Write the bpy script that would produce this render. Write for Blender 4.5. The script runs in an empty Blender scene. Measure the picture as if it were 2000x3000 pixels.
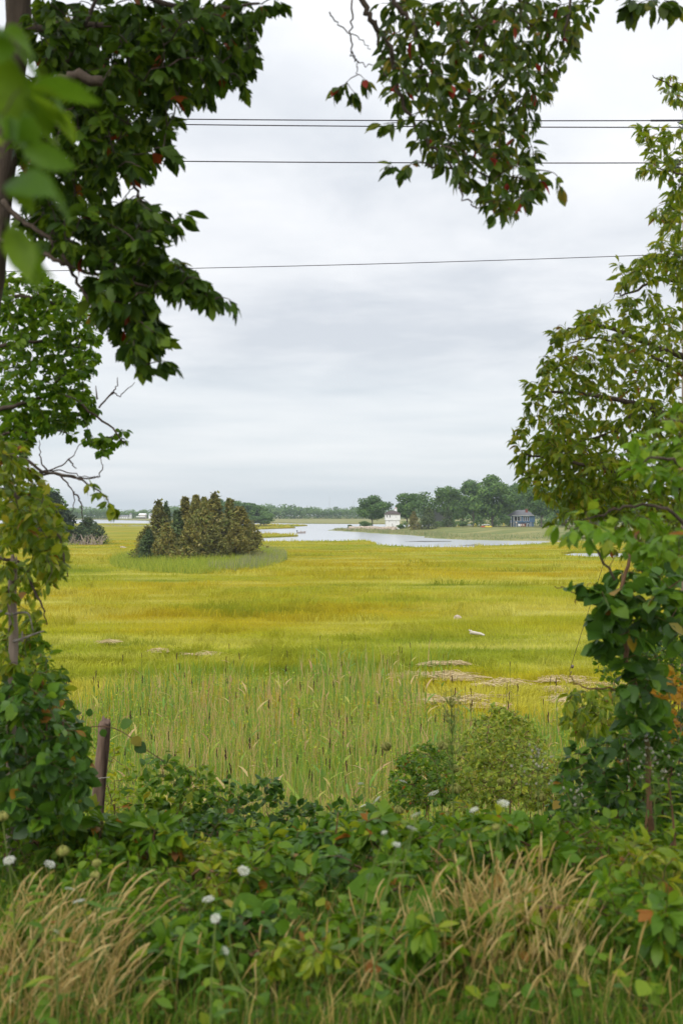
import bpy, math, random
import numpy as np
from mathutils import Vector, Matrix, noise as mnoise
from mathutils.geometry import tessellate_polygon

rng = np.random.default_rng(11)
random.seed(11)
scene = bpy.context.scene
COL = scene.collection
R = math.radians

# ------------------------------------------------------------------ camera
F = 35 / 36 * 3000            # focal length in photograph pixels (2000 x 3000)
EYE = 8.0                     # eye height above the tidal water
HZ = 1500.0
KD = 2000 / 1568
cam_d = bpy.data.cameras.new('camera')
cam_d.lens = 35; cam_d.sensor_fit = 'AUTO'; cam_d.sensor_width = 36
cam_d.clip_start = 0.05; cam_d.clip_end = 12000
cam_d.dof.use_dof = True; cam_d.dof.focus_distance = 70; cam_d.dof.aperture_fstop = 3.6
cam = bpy.data.objects.new('camera', cam_d); COL.objects.link(cam)
cam.location = (0, 0, EYE); cam.rotation_euler = (R(90), 0, 0)
scene.camera = cam

# ------------------------------------------------------------------ world, sun, exposure
SUN_EL, SUN_AZ = 48, 205      # veiled sun, behind the camera to the left
world = bpy.data.worlds.new('World'); scene.world = world; world.use_nodes = True
def build_world():
    nt = world.node_tree; nt.nodes.clear(); N = nt.nodes.new; L = nt.links.new
    out = N('ShaderNodeOutputWorld')
    sky = N('ShaderNodeTexSky'); sky.sky_type = 'NISHITA'; sky.sun_disc = False
    sky.sun_elevation = R(SUN_EL); sky.sun_rotation = R(SUN_AZ)
    bg1 = N('ShaderNodeBackground'); bg1.inputs[1].default_value = 0.1
    L(sky.outputs[0], bg1.inputs[0])
    tc = N('ShaderNodeTexCoord')
    nrm = N('ShaderNodeVectorMath'); nrm.operation = 'NORMALIZE'; L(tc.outputs['Generated'], nrm.inputs[0])
    sp = N('ShaderNodeSeparateXYZ'); L(nrm.outputs[0], sp.inputs[0])
    def M(op, a, b=None, clamp=False):
        m = N('ShaderNodeMath'); m.operation = op; m.use_clamp = clamp
        for i, v in enumerate((a, b)):
            if v is None: continue
            if isinstance(v, (int, float)): m.inputs[i].default_value = v
            else: L(v, m.inputs[i])
        return m.outputs[0]
    z = M('MAXIMUM', sp.outputs[2], 0.0)
    zz = M('ADD', z, 0.10)
    u = M('DIVIDE', sp.outputs[0], zz); v = M('DIVIDE', sp.outputs[1], zz)
    cb = N('ShaderNodeCombineXYZ'); L(u, cb.inputs[0]); L(v, cb.inputs[1])
    def noise(scale, detail, rough, off, dist=0.0):
        mp = N('ShaderNodeMapping'); mp.inputs['Location'].default_value = off
        L(cb.outputs[0], mp.inputs[0])
        n = N('ShaderNodeTexNoise'); n.inputs['Scale'].default_value = scale
        n.inputs['Detail'].default_value = detail; n.inputs['Roughness'].default_value = rough
        n.inputs['Distortion'].default_value = dist
        L(mp.outputs[0], n.inputs['Vector']); return n.outputs[0]
    a = noise(0.75, 5, 0.5, (3.1, 1.2, 0), 0.4)
    b = noise(2.6, 6, 0.55, (7.7, 0.3, 2), 0.3)
    f = M('ADD', M('MULTIPLY', a, 0.68), M('MULTIPLY', b, 0.32))
    r = N('ShaderNodeValToRGB'); L(f, r.inputs[0])
    e = r.color_ramp.elements
    e[0].position = 0.36; e[0].color = (0.590, 0.625, 0.675, 1)
    e[1].position = 0.64; e[1].color = (0.880, 0.885, 0.895, 1)
    k = e.new(0.50); k.color = (0.755, 0.775, 0.805, 1)
    # the low cloud deck over the far shore is bluer and streaked
    sp2 = N('ShaderNodeMapping'); sp2.inputs['Scale'].default_value = (2.2, 2.2, 26.0)
    L(nrm.outputs[0], sp2.inputs[0])
    n3 = N('ShaderNodeTexNoise'); n3.inputs['Scale'].default_value = 1.0; n3.inputs['Detail'].default_value = 5
    L(sp2.outputs[0], n3.inputs['Vector'])
    r2 = N('ShaderNodeValToRGB'); L(n3.outputs[0], r2.inputs[0])
    e2 = r2.color_ramp.elements
    e2[0].position = 0.35; e2[0].color = (0.575, 0.645, 0.695, 1)
    e2[1].position = 0.66; e2[1].color = (0.79, 0.815, 0.835, 1)
    mr = N('ShaderNodeMapRange'); mr.interpolation_type = 'SMOOTHSTEP'
    mr.inputs['From Min'].default_value = 0.05; mr.inputs['From Max'].default_value = 0.19
    mr.inputs['To Min'].default_value = 0.95; mr.inputs['To Max'].default_value = 0.0
    L(z, mr.inputs['Value'])
    mx = N('ShaderNodeMix'); mx.data_type = 'RGBA'
    L(mr.outputs[0], mx.inputs[0]); L(r.outputs[0], mx.inputs[6]); L(r2.outputs[0], mx.inputs[7])
    # an overcast sky is brighter overhead than at the horizon
    g = M('ADD', 1.0, M('MULTIPLY', M('MULTIPLY', z, z), 0.75))
    bg2 = N('ShaderNodeBackground'); L(mx.outputs[2], bg2.inputs[0]); L(g, bg2.inputs[1])
    ms = N('ShaderNodeMixShader'); ms.inputs[0].default_value = 0.94
    L(bg1.outputs[0], ms.inputs[1]); L(bg2.outputs[0], ms.inputs[2]); L(ms.outputs[0], out.inputs[0])
build_world()
sun_d = bpy.data.lights.new('sun', 'SUN'); sun_d.energy = 1.5; sun_d.angle = R(35); sun_d.color = (1, 0.965, 0.90)
sun = bpy.data.objects.new('sun', sun_d); COL.objects.link(sun)
_el, _az = R(SUN_EL), R(SUN_AZ)
_sd = Vector((math.sin(_az) * math.cos(_el), math.cos(_az) * math.cos(_el), math.sin(_el)))
sun.rotation_euler = _sd.to_track_quat('Z', 'Y').to_euler()
scene.view_settings.view_transform = 'Standard'; scene.view_settings.look = 'None'
scene.view_settings.exposure = 0.25; scene.view_settings.gamma = 1.0
scene.render.engine = 'CYCLES'
scene.cycles.use_denoising = True
scene.cycles.max_bounces = 5; scene.cycles.diffuse_bounces = 2; scene.cycles.transmission_bounces = 3
scene.cycles.glossy_bounces = 2; scene.cycles.volume_bounces = 0; scene.cycles.transparent_max_bounces = 4

# ------------------------------------------------------------------ coordinates
def PT(px, py, d): return np.array([(px - 1000) / F * d, d, EYE - (py - HZ) / F * d])
def DT(x, y, d): return PT(x * KD, y * KD, d)
def GP(px, py, z=0.4):
    d = (EYE - z) * F / (py - HZ); return np.array([(px - 1000) / F * d, d, z])
def proj(P):
    P = np.atleast_2d(P); y = np.maximum(P[:, 1], .05)
    return 1000 + P[:, 0] / y * F, HZ - (P[:, 2] - EYE) / y * F, y
_gy = [-220, -2, 3.6, 5, 7.5, 12, 17, 22, 26, 34]; _gz = [6.4, 6.4, 6.35, 6.1, 5.15, 2.9, 1.25, .52, .25, .05]
def gz(x, y):
    return float(np.interp(y, _gy, _gz)) + 0.07 * math.sin(x * 1.3 + y * .7) * math.sin(y * 1.1 - x * .4)
def nz(v): return v / (np.linalg.norm(v) + 1e-9)

# ------------------------------------------------------------------ object helpers
def tag(o, label=None, cat=None, group=None, kind=None):
    if label: o['label'] = label
    if cat: o['category'] = cat
    if group: o['group'] = group
    if kind: o['kind'] = kind
    return o
def link(name, me, mat=None, parent=None, world_coords=True):
    o = bpy.data.objects.new(name, me); COL.objects.link(o)
    if mat is not None and me is not None and len(me.materials) == 0: me.materials.append(mat)
    if parent is not None:
        o.parent = parent
        if world_coords: o.location = -parent.location
    return o
def empty(name, loc, label=None, cat=None, group=None):
    o = bpy.data.objects.new(name, None); COL.objects.link(o); o.location = [float(v) for v in loc]
    o.empty_display_size = .2
    return tag(o, label, cat, group)
def mesh_np(name, V, faces, var=None, smooth=True):
    V = np.asarray(V, dtype=np.float32).reshape(-1, 3)
    faces = [np.asarray(f, dtype=np.int32) for f in faces if len(f)]
    me = bpy.data.meshes.new(name)
    me.vertices.add(len(V)); me.vertices.foreach_set('co', V.ravel())
    nl = sum(f.size for f in faces); npoly = sum(len(f) for f in faces)
    me.loops.add(nl); me.polygons.add(npoly)
    me.loops.foreach_set('vertex_index', np.concatenate([f.ravel() for f in faces]))
    tot = np.concatenate([np.full(len(f), f.shape[1], np.int32) for f in faces])
    st = np.concatenate([[0], np.cumsum(tot)[:-1]]).astype(np.int32)
    me.polygons.foreach_set('loop_start', st)
    me.polygons.foreach_set('use_smooth', np.full(npoly, smooth))
    if var is not None:
        a = me.attributes.new('var', 'FLOAT', 'POINT'); a.data.foreach_set('value', np.asarray(var, np.float32))
    me.update(calc_edges=True); me.validate()
    return me
class MB:
    """collects tubes, boxes and raw pieces into one mesh"""
    def __init__(s): s.V = []; s.f3 = []; s.f4 = []; s.var = []; s.n = 0
    def raw(s, V, f3=None, f4=None, var=0.0):
        V = np.asarray(V, float).reshape(-1, 3)
        s.V.append(V)
        if f3 is not None and len(f3): s.f3.append(np.asarray(f3, np.int32) + s.n)
        if f4 is not None and len(f4): s.f4.append(np.asarray(f4, np.int32) + s.n)
        s.var.append(np.full(len(V), var) if np.isscalar(var) else np.asarray(var)); s.n += len(V)
        return s
    def tube(s, pts, rad, k=5, var=0.0, cap=True, rough=0.0):
        pts = np.asarray(pts, float); n = len(pts)
        rad = np.full(n, rad) if np.isscalar(rad) else np.asarray(rad, float)
        t = np.gradient(pts, axis=0); t /= np.linalg.norm(t, axis=1)[:, None] + 1e-9
        ref = np.array([0.31, 0.95, 0.05]) if abs(t[0][1]) < .8 else np.array([1., 0, .1])
        u = np.cross(t, ref); u /= np.linalg.norm(u, axis=1)[:, None] + 1e-9
        w = np.cross(t, u)
        a = np.linspace(0, 2 * np.pi, k, endpoint=False)
        rr = rad[:, None] * (1 + rough * rng.uniform(-1, 1, (n, k)))
        V = pts[:, None, :] + rr[..., None] * (np.cos(a)[None, :, None] * u[:, None, :] + np.sin(a)[None, :, None] * w[:, None, :])
        i = np.arange(n - 1)[:, None] * k; j = np.arange(k)[None, :]; j2 = (j + 1) % k
        f4 = np.stack([i + j, i + j2, i + k + j2, i + k + j], -1).reshape(-1, 4)
        V = V.reshape(-1, 3); f3 = []
        if cap:
            V = np.vstack([V, pts[-1], pts[0]])
            b = (n - 1) * k
            f3 = [(b + q, b + (q + 1) % k, n * k) for q in range(k)] + [((q + 1) % k, q, n * k + 1) for q in range(k)]
        return s.raw(V, f3, f4, var)
    def box(s, lo, hi, var=0.0):
        (x0, y0, z0), (x1, y1, z1) = lo, hi
        V = [(x0,y0,z0),(x1,y0,z0),(x1,y1,z0),(x0,y1,z0),(x0,y0,z1),(x1,y0,z1),(x1,y1,z1),(x0,y1,z1)]
        return s.raw(V, None, [(0,3,2,1),(4,5,6,7),(0,1,5,4),(1,2,6,5),(2,3,7,6),(3,0,4,7)], var)
    def build(s, name, mat, parent=None, smooth=True, world_coords=True):
        if not s.V: return None
        fs = []
        if s.f3: fs.append(np.vstack(s.f3))
        if s.f4: fs.append(np.vstack(s.f4))
        me = mesh_np(name, np.vstack(s.V), fs, np.concatenate(s.var), smooth)
        return link(name, me, mat, parent, world_coords)

# ------------------------------------------------------------------ materials
def new_mat(name):
    m = bpy.data.materials.new(name); m.use_nodes = True; nt = m.node_tree; nt.nodes.clear()
    out = nt.nodes.new('ShaderNodeOutputMaterial'); return m, nt, out
def ramp(nt, stops):
    r = nt.nodes.new('ShaderNodeValToRGB'); e = r.color_ramp.elements
    while len(e) > 1: e.remove(e[-1])
    e[0].position = stops[0][0]; e[0].color = (*stops[0][1], 1)
    for p, c in stops[1:]:
        k = e.new(p); k.color = (*c, 1)
    return r
def leaf_mat(name, stops, rough=0.5, trans=0.35, spec=0.35, tint=1.35):
    if name.startswith('leaf '): stops = [(p, (min(.6, c[0] * 1.85), min(.6, c[1] * 1.42), c[2] * .8) if c[1] > c[0] else c) for p, c in stops]; trans = min(.5, trans + .08); spec *= .75
    m, nt, out = new_mat(name); N = nt.nodes.new; L = nt.links.new
    at = N('ShaderNodeAttribute'); at.attribute_name = 'var'
    oi = N('ShaderNodeObjectInfo')
    ad = N('ShaderNodeMath'); ad.operation = 'ADD'; L(at.outputs['Fac'], ad.inputs[0]); L(oi.outputs['Random'], ad.inputs[1])
    fr = N('ShaderNodeMath'); fr.operation = 'FRACT'; L(ad.outputs[0], fr.inputs[0])
    r = ramp(nt, stops); L(fr.outputs[0], r.inputs[0])
    tc = N('ShaderNodeTexCoord'); n = N('ShaderNodeTexNoise'); n.inputs['Scale'].default_value = 9
    L(tc.outputs['Object'], n.inputs['Vector'])
    hs = N('ShaderNodeHueSaturation'); L(r.outputs[0], hs.inputs['Color'])
    mr = N('ShaderNodeMapRange'); mr.inputs['To Min'].default_value = .78; mr.inputs['To Max'].default_value = 1.22; L(n.outputs[0], mr.inputs[0])
    L(mr.outputs[0], hs.inputs['Value'])
    p = N('ShaderNodeBsdfPrincipled'); L(hs.outputs[0], p.inputs['Base Color'])
    p.inputs['Roughness'].default_value = rough; p.inputs['Specular IOR Level'].default_value = spec
    t = N('ShaderNodeBsdfTranslucent')
    h2 = N('ShaderNodeHueSaturation'); h2.inputs['Hue'].default_value = 0.485; h2.inputs['Value'].default_value = tint; L(hs.outputs[0], h2.inputs['Color'])
    L(h2.outputs[0], t.inputs[0])
    mx = N('ShaderNodeMixShader'); mx.inputs[0].default_value = trans
    L(p.outputs[0], mx.inputs[1]); L(t.outputs[0], mx.inputs[2]); L(mx.outputs[0], out.inputs[0])
    return m
def surf_mat(name, c1, c2, scale=4, rough=.8, bump=0.0, bscale=None, stretch=(1, 1, 1), detail=5, spec=.3, lo=.35, hi=.65):
    m, nt, out = new_mat(name); N = nt.nodes.new; L = nt.links.new
    tc = N('ShaderNodeTexCoord'); mp = N('ShaderNodeMapping'); mp.inputs['Scale'].default_value = stretch
    L(tc.outputs['Object'], mp.inputs[0])
    n = N('ShaderNodeTexNoise'); n.inputs['Scale'].default_value = scale; n.inputs['Detail'].default_value = detail
    L(mp.outputs[0], n.inputs['Vector'])
    r = ramp(nt, [(lo, c1), (hi, c2)]); L(n.outputs[0], r.inputs[0])
    p = N('ShaderNodeBsdfPrincipled'); L(r.outputs[0], p.inputs['Base Color'])
    p.inputs['Roughness'].default_value = rough; p.inputs['Specular IOR Level'].default_value = spec
    if bump:
        n2 = N('ShaderNodeTexNoise'); n2.inputs['Scale'].default_value = bscale or scale * 3; n2.inputs['Detail'].default_value = 4
        L(mp.outputs[0], n2.inputs['Vector'])
        b = N('ShaderNodeBump'); b.inputs['Strength'].default_value = bump; b.inputs['Distance'].default_value = .02
        L(n2.outputs[0], b.inputs['Height']); L(b.outputs[0], p.inputs['Normal'])
    L(p.outputs[0], out.inputs[0]); return m
G = lambda *a: tuple(a)
M_sass = leaf_mat('leaf sassafras', [(0, G(.013,.040,.005)), (.4, G(.023,.066,.006)), (.75, G(.042,.105,.010)), (.985, G(.07,.145,.014)), (.990, G(.30,.075,.012)), (1, G(.26,.05,.01))], .48, .38)
M_tup = leaf_mat('leaf tupelo', [(0, G(.020,.056,.009)), (.45, G(.036,.088,.011)), (.85, G(.072,.135,.018)), (.975, G(.12,.155,.025)), (.980, G(.42,.03,.025)), (1, G(.34,.06,.02))], .42, .38, .5)
M_round = leaf_mat('leaf bittersweet', [(0, G(.018,.062,.014)), (.4, G(.030,.095,.016)), (.8, G(.050,.145,.018)), (.98, G(.085,.19,.02)), (.99, G(.36,.20,.02)), (1, G(.32,.14,.02))], .42, .32, .5)
M_small = leaf_mat('leaf small round', [(0, G(.030,.095,.008)), (.5, G(.055,.150,.012)), (1, G(.105,.215,.018))], .45, .45)
M_cherry = leaf_mat('leaf cherry', [(0, G(.055,.128,.010)), (.45, G(.098,.190,.014)), (.85, G(.160,.245,.022)), (.978, G(.20,.24,.03)), (.986, G(.34,.10,.03)), (1, G(.24,.17,.02))], .42, .40, .5)
M_young = leaf_mat('leaf young sassafras', [(0, G(.055,.155,.012)), (.6, G(.090,.220,.020)), (.975, G(.15,.27,.03)), (.985, G(.30,.13,.02)), (1, G(.34,.16,.02))], .42, .38, .5)
M_shrub = leaf_mat('leaf shrub', [(0, G(.030,.095,.010)), (.45, G(.052,.145,.013)), (.85, G(.095,.200,.018)), (.975, G(.16,.24,.02)), (.985, G(.33,.12,.02)), (1, G(.40,.20,.02))], .45, .36, .45)
M_lime = leaf_mat('leaf lime', [(0, G(.08,.175,.012)), (.6, G(.14,.25,.018)), (1, G(.24,.30,.025))], .45, .42, .4)
M_bacch = leaf_mat('leaf groundsel', [(0, G(.075,.155,.025)), (.6, G(.125,.215,.035)), (.93, G(.19,.27,.04)), (1, G(.34,.27,.05))], .5, .3, .4)
M_big = leaf_mat('leaf broad', [(0, G(.024,.080,.010)), (1, G(.042,.115,.012))], .6, .25, .2)
M_yellow = leaf_mat('leaf yellowing', [(0, G(.42,.30,.02)), (.6, G(.52,.27,.02)), (1, G(.30,.26,.03))], .5, .4)
M_decid = leaf_mat('foliage oak', [(0, G(.048,.112,.026)), (.5, G(.090,.185,.038)), (1, G(.165,.270,.055))], .6, .25, .3)
M_cedar = leaf_mat('foliage cedar', [(0, G(.120,.130,.034)), (.4, G(.205,.200,.046)), (.75, G(.295,.245,.060)), (.9, G(.17,.23,.05)), (1, G(.38,.32,.12))], .7, .2, .2)
M_cedar2 = leaf_mat('foliage green cedar', [(0, G(.060,.100,.040)), (.5, G(.095,.145,.050)), (1, G(.15,.19,.06))], .7, .2, .2)
M_herb = leaf_mat('herb border', [(0, G(.19,.27,.03)), (.5, G(.31,.39,.04)), (1, G(.44,.46,.055))], .6, .4, .2)
M_reed = leaf_mat('reed blades', [(0, G(.11,.24,.045)), (.30, G(.20,.34,.045)), (.5, G(.36,.42,.05)), (.62, G(.50,.42,.12)), (.85, G(.58,.43,.20)), (1, G(.42,.25,.12))], .6, .35, .25)
M_reedlow = leaf_mat('marsh goldenrod', [(0, G(.15,.27,.03)), (.55, G(.27,.39,.035)), (.9, G(.40,.45,.04)), (1, G(.52,.46,.04))], .6, .4, .25)
M_reedisl = leaf_mat('island reeds', [(0, G(.17,.24,.10)), (.5, G(.28,.31,.13)), (1, G(.45,.40,.21))], .6, .35, .25)
M_dry = leaf_mat('dry grass', [(0, G(.42,.31,.09)), (.5, G(.58,.45,.17)), (1, G(.70,.58,.28))], .6, .4, .2)
M_grass = leaf_mat('green grass', [(0, G(.06,.15,.010)), (.5, G(.11,.21,.014)), (.75, G(.24,.25,.03)), (1, G(.46,.34,.10))], .55, .4, .3)
M_straw = leaf_mat('straw', [(0, G(.55,.43,.22)), (.5, G(.70,.56,.31)), (1, G(.80,.68,.43))], .8, .2, .1)
M_plume = leaf_mat('seed plume', [(0, G(.05,.026,.022)), (.7, G(.10,.055,.04)), (1, G(.20,.12,.07))], .8, .2, .1)
M_white = leaf_mat('white petals', [(0, G(.62,.63,.52)), (1, G(.80,.80,.74))], .7, .35, .1)
M_seed = leaf_mat('pale seed head', [(0, G(.30,.33,.08)), (1, G(.46,.44,.14))], .7, .3, .1)
M_puff = leaf_mat('fluffy seed', [(0, G(.42,.40,.32)), (1, G(.60,.57,.48))], .8, .4, .1)
M_stem = surf_mat('green stem', G(.09,.15,.025), G(.16,.20,.04), 12, .6)
M_rstem = surf_mat('brown stem', G(.10,.055,.03), G(.19,.10,.05), 20, .7)
M_bark = surf_mat('bark', G(.050,.036,.026), G(.135,.10,.075), 9, .9, .9, 30, (1, 1, .22))
M_bark2 = surf_mat('pale bark', G(.16,.12,.095), G(.34,.27,.22), 9, .9, .9, 30, (1, 1, .2))
M_twig = surf_mat('twig', G(.045,.030,.025), G(.11,.075,.06), 25, .8)
M_graytwig = surf_mat('grey twig', G(.16,.13,.11), G(.32,.28,.25), 25, .8)
M_farbark = surf_mat('far bark', G(.14,.12,.10), G(.30,.26,.22), 2, .9)
M_post = surf_mat('weathered post', G(.060,.036,.026), G(.30,.20,.15), 14, .9, 1.0, 34, (1, 1, .10), lo=.40, hi=.62)
M_snag = surf_mat('grey snag wood', G(.13,.095,.07), G(.34,.265,.21), 8, .9, 1.0, 22, (1, 1, .13))
M_pole = surf_mat('utility pole wood', G(.24,.18,.14), G(.42,.34,.28), 6, .9, .4, 20, (1, 1, .1))
M_wire = surf_mat('wire', G(.035,.030,.045), G(.06,.05,.07), 5, .6)
M_guy = surf_mat('guy wire', G(.13,.10,.09), G(.2,.16,.14), 5, .5)
M_porc = surf_mat('insulator', G(.10,.11,.13), G(.2,.21,.23), 5, .2, spec=.6)
M_rock = surf_mat('rock', G(.34,.27,.20), G(.62,.52,.42), 1.2, .9, .5, 5)
M_drift = surf_mat('driftwood', G(.48,.42,.35), G(.72,.66,.58), 5, .9, .4, 15)
M_bank = surf_mat('bank soil', G(.045,.050,.018), G(.12,.11,.045), 1.6, .95, .8, 9)
M_darkbar = surf_mat('dark_brown', G(.045,.042,.030), G(.09,.085,.055), .8, .5, .2, 4)

def marsh_mat():
    m, nt, out = new_mat('marsh grass'); N = nt.nodes.new; L = nt.links.new
    tc = N('ShaderNodeTexCoord')
    def noi(sx, sy, det, rough, off):
        mp = N('ShaderNodeMapping'); mp.inputs['Scale'].default_value = (sx, sy, 0); mp.inputs['Location'].default_value = off
        L(tc.outputs['Object'], mp.inputs[0])
        n = N('ShaderNodeTexNoise'); n.inputs['Scale'].default_value = 1; n.inputs['Detail'].default_value = det; n.inputs['Roughness'].default_value = rough
        L(mp.outputs[0], n.inputs['Vector']); return n.outputs[0]
    a = noi(.022, .045, 4, .55, (4.3, 9.1, 0))
    r = ramp(nt, [(.32, G(.285,.345,.028)), (.44, G(.415,.415,.026)), (.54, G(.480,.410,.020)), (.68, G(.500,.385,.014))])
    L(a, r.inputs[0])
    b = noi(.05, .16, 5, .6, (1.7, 2.2, 0))
    r2 = ramp(nt, [(.50, G(0,0,0)), (.66, G(1,1,1))]); L(b, r2.inputs[0])
    mx = N('ShaderNodeMix'); mx.data_type = 'RGBA'; L(r2.outputs[0], mx.inputs[0]); L(r.outputs[0], mx.inputs[6]); mx.inputs[7].default_value = (.60, .565, .11, 1)
    c = noi(.045, .11, 5, .6, (11.7, 5.2, 0))
    r3 = ramp(nt, [(.56, G(0,0,0)), (.70, G(1,1,1))]); L(c, r3.inputs[0])
    mx2 = N('ShaderNodeMix'); mx2.data_type = 'RGBA'; L(r3.outputs[0], mx2.inputs[0]); L(mx.outputs[2], mx2.inputs[6]); mx2.inputs[7].default_value = (.220, .285, .014, 1)
    at = N('ShaderNodeAttribute'); at.attribute_name = 'var'
    hs = N('ShaderNodeHueSaturation'); L(mx2.outputs[2], hs.inputs['Color'])
    mr = N('ShaderNodeMapRange'); mr.inputs['To Min'].default_value = .82; mr.inputs['To Max'].default_value = 1.2; L(at.outputs['Fac'], mr.inputs[0])
    L(mr.outputs[0], hs.inputs['Value'])
    p = N('ShaderNodeBsdfPrincipled'); L(hs.outputs[0], p.inputs['Base Color']); p.inputs['Roughness'].default_value = .8; p.inputs['Specular IOR Level'].default_value = .05
    t = N('ShaderNodeBsdfTranslucent'); L(hs.outputs[0], t.inputs[0])
    ms = N('ShaderNodeMixShader'); ms.inputs[0].default_value = .3; L(p.outputs[0], ms.inputs[1]); L(t.outputs[0], ms.inputs[2])
    L(ms.outputs[0], out.inputs[0]); return m
M_marsh = marsh_mat()
def upland_mat():
    return surf_mat('upland grass', G(.12,.16,.035), G(.27,.25,.085), .06, .9, stretch=(.7, 1.6, 1), detail=6)
M_upland = upland_mat()
M_fringe = surf_mat('fringe marsh', G(.17,.19,.045), G(.30,.27,.10), .05, .9, stretch=(.5, 2, 1), detail=6)
def water_mat():
    m, nt, out = new_mat('tidal water'); N = nt.nodes.new; L = nt.links.new
    tc = N('ShaderNodeTexCoord')
    mp = N('ShaderNodeMapping'); mp.inputs['Scale'].default_value = (.5, 1.0, 1); L(tc.outputs['Object'], mp.inputs[0])
    n = N('ShaderNodeTexNoise'); n.inputs['Scale'].default_value = 1.3; n.inputs['Detail'].default_value = 4; L(mp.outputs[0], n.inputs['Vector'])
    m2 = N('ShaderNodeMapping'); m2.inputs['Scale'].default_value = (.012, .04, 1); L(tc.outputs['Object'], m2.inputs[0])
    n2 = N('ShaderNodeTexNoise'); n2.inputs['Scale'].default_value = 1; n2.inputs['Detail'].default_value = 4; L(m2.outputs[0], n2.inputs['Vector'])
    mr = N('ShaderNodeMapRange'); mr.inputs['From Min'].default_value = .35; mr.inputs['From Max'].default_value = .65; mr.inputs['To Min'].default_value = .008; mr.inputs['To Max'].default_value = .035; L(n2.outputs[0], mr.inputs[0])
    b = N('ShaderNodeBump'); b.inputs['Distance'].default_value = .25; L(mr.outputs[0], b.inputs['Strength']); L(n.outputs[0], b.inputs['Height'])
    p = N('ShaderNodeBsdfPrincipled'); p.inputs['Base Color'].default_value = (.46, .48, .50, 1)
    p.inputs['Roughness'].default_value = .24; p.inputs['IOR'].default_value = 1.33; p.inputs['Specular IOR Level'].default_value = .5
    L(b.outputs[0], p.inputs['Normal']); L(p.outputs[0], out.inputs[0]); return m
M_water = water_mat()

# ------------------------------------------------------------------ setting: ground, marsh, water, far shores
def grid_mesh(name, xs, ys, zf, mat, kind='structure'):
    X, Y = np.meshgrid(xs, ys); Z = zf(X, Y)
    V = np.stack([X, Y, Z], -1).reshape(-1, 3); nx, ny = len(xs), len(ys)
    i = np.arange(ny - 1)[:, None] * nx + np.arange(nx - 1)[None, :]
    f = np.stack([i, i + 1, i + nx + 1, i + nx], -1).reshape(-1, 4)
    return tag(link(name, mesh_np(name, V, [f]), mat), kind=kind)
def bankz(X, Y):
    Z = np.interp(Y, _gy, _gz)
    Z = Z + 0.07 * np.sin(X * 1.3 + Y * .7) * np.sin(Y * 1.1 - X * .4)
    return Z
xs = np.concatenate([np.linspace(-260, -14, 12), np.linspace(-12, 12, 97), np.linspace(14, 260, 12)])
ys = np.concatenate([np.linspace(-220, -4, 10), np.linspace(-2, 34, 121)])
grid_mesh('ground', xs, ys, bankz, M_bank)
w = MB().raw([(-1600, 20, 0), (1600, 20, 0), (1600, 1750, 0), (-1600, 1750, 0)], None, [(0, 1, 2, 3)]).build('water', M_water); tag(w, kind='structure')

def jag(poly, step=4.0, amp=.9):
    """resample a ground outline and make it uneven"""
    out = []
    n = len(poly)
    for i in range(n):
        a = np.array(poly[i][:2], float); b = np.array(poly[(i + 1) % n][:2], float)
        L_ = np.linalg.norm(b - a); k = max(1, min(60, int(L_ / step)))
        for j in range(k):
            q = a + (b - a) * j / k
            am = amp * min(1, q[1] / 150)
            q = q + np.array([mnoise.noise(Vector((q[0] * .13, q[1] * .05, 3.1))) * am * 2, mnoise.noise(Vector((q[0] * .09, q[1] * .06, 7.7))) * am * 5])
            out.append(q)
    return out
def slab(name, poly, ztop, mat, zbot=-.5, step=4.0, amp=.9, kind='structure'):
    P = jag(poly, step, amp)
    n = len(P)
    tris = tessellate_polygon([[Vector((p[0], p[1], 0)) for p in P]])
    V = [(p[0], p[1], ztop) for p in P] + [(p[0], p[1], zbot) for p in P]
    f3 = []
    for a, b, c in tris:
        ar = (P[b][0]-P[a][0])*(P[c][1]-P[a][1])-(P[b][1]-P[a][1])*(P[c][0]-P[a][0])
        f3.append((a, b, c) if ar > 0 else (a, c, b))
    f4 = [(i, i + n, (i + 1) % n + n, (i + 1) % n) for i in range(n)]
    o = link(name, mesh_np(name, V, [f3, f4], smooth=False), mat)
    return tag(o, kind=kind), P
main_px = [(-500,1541),(300,1541),(420,1541),(700,1541),(724,1538),(790,1536),(860,1537),(903,1539),(850,1541),(800,1541.5),(865,1545),(800,1547),(740,1549),(718,1556),(740,1561),(800,1563),(871,1568),(820,1571),(760,1573),(732,1577),(725,1583),(780,1586),(1000,1585),(1070,1582),(1116,1597),(1208,1602),(1386,1603),(1398,1598),(1524,1595),(1610,1590),(1700,1585),(2300,1584),
           (2300,1613),(1794,1615),(1680,1614),(1639,1620),(1660,1627),(1720,1631),(1794,1632),(2300,1634)]
main_poly = [GP(a, b)[:2] for a, b in main_px] + [np.array([150., 60.]), np.array([70., 24.]), np.array([-70., 24.]), np.array([-150., 90.])]
marsh, marsh_out = slab('marsh', main_poly, .4, M_marsh)
slab('marsh_strip', [GP(a, b)[:2] for a, b in [(-300,1534),(320,1533),(420,1533.5),(560,1534),(560,1537),(420,1537.5),(310,1538),(-300,1538)]], .4, M_marsh, step=10)
slab('far_marsh', [GP(a, b, .6)[:2] for a, b in [(600,1527.5),(795,1530),(880,1531.5),(960,1532),(1107,1533),(1500,1533)]] + [np.array([420., 1060.]), np.array([-260., 1060.])], .6, M_fringe, step=10)
slab('dark_bar', [GP(a, b  , .025)[:2] for a, b in [(1180,1586.3),(1230,1584.6),(1317,1585),(1317,1586.4),(1240,1587.6)]], .025, M_darkbar, amp=.4)  # thin dark brown slabs lying just above the water surface
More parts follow.
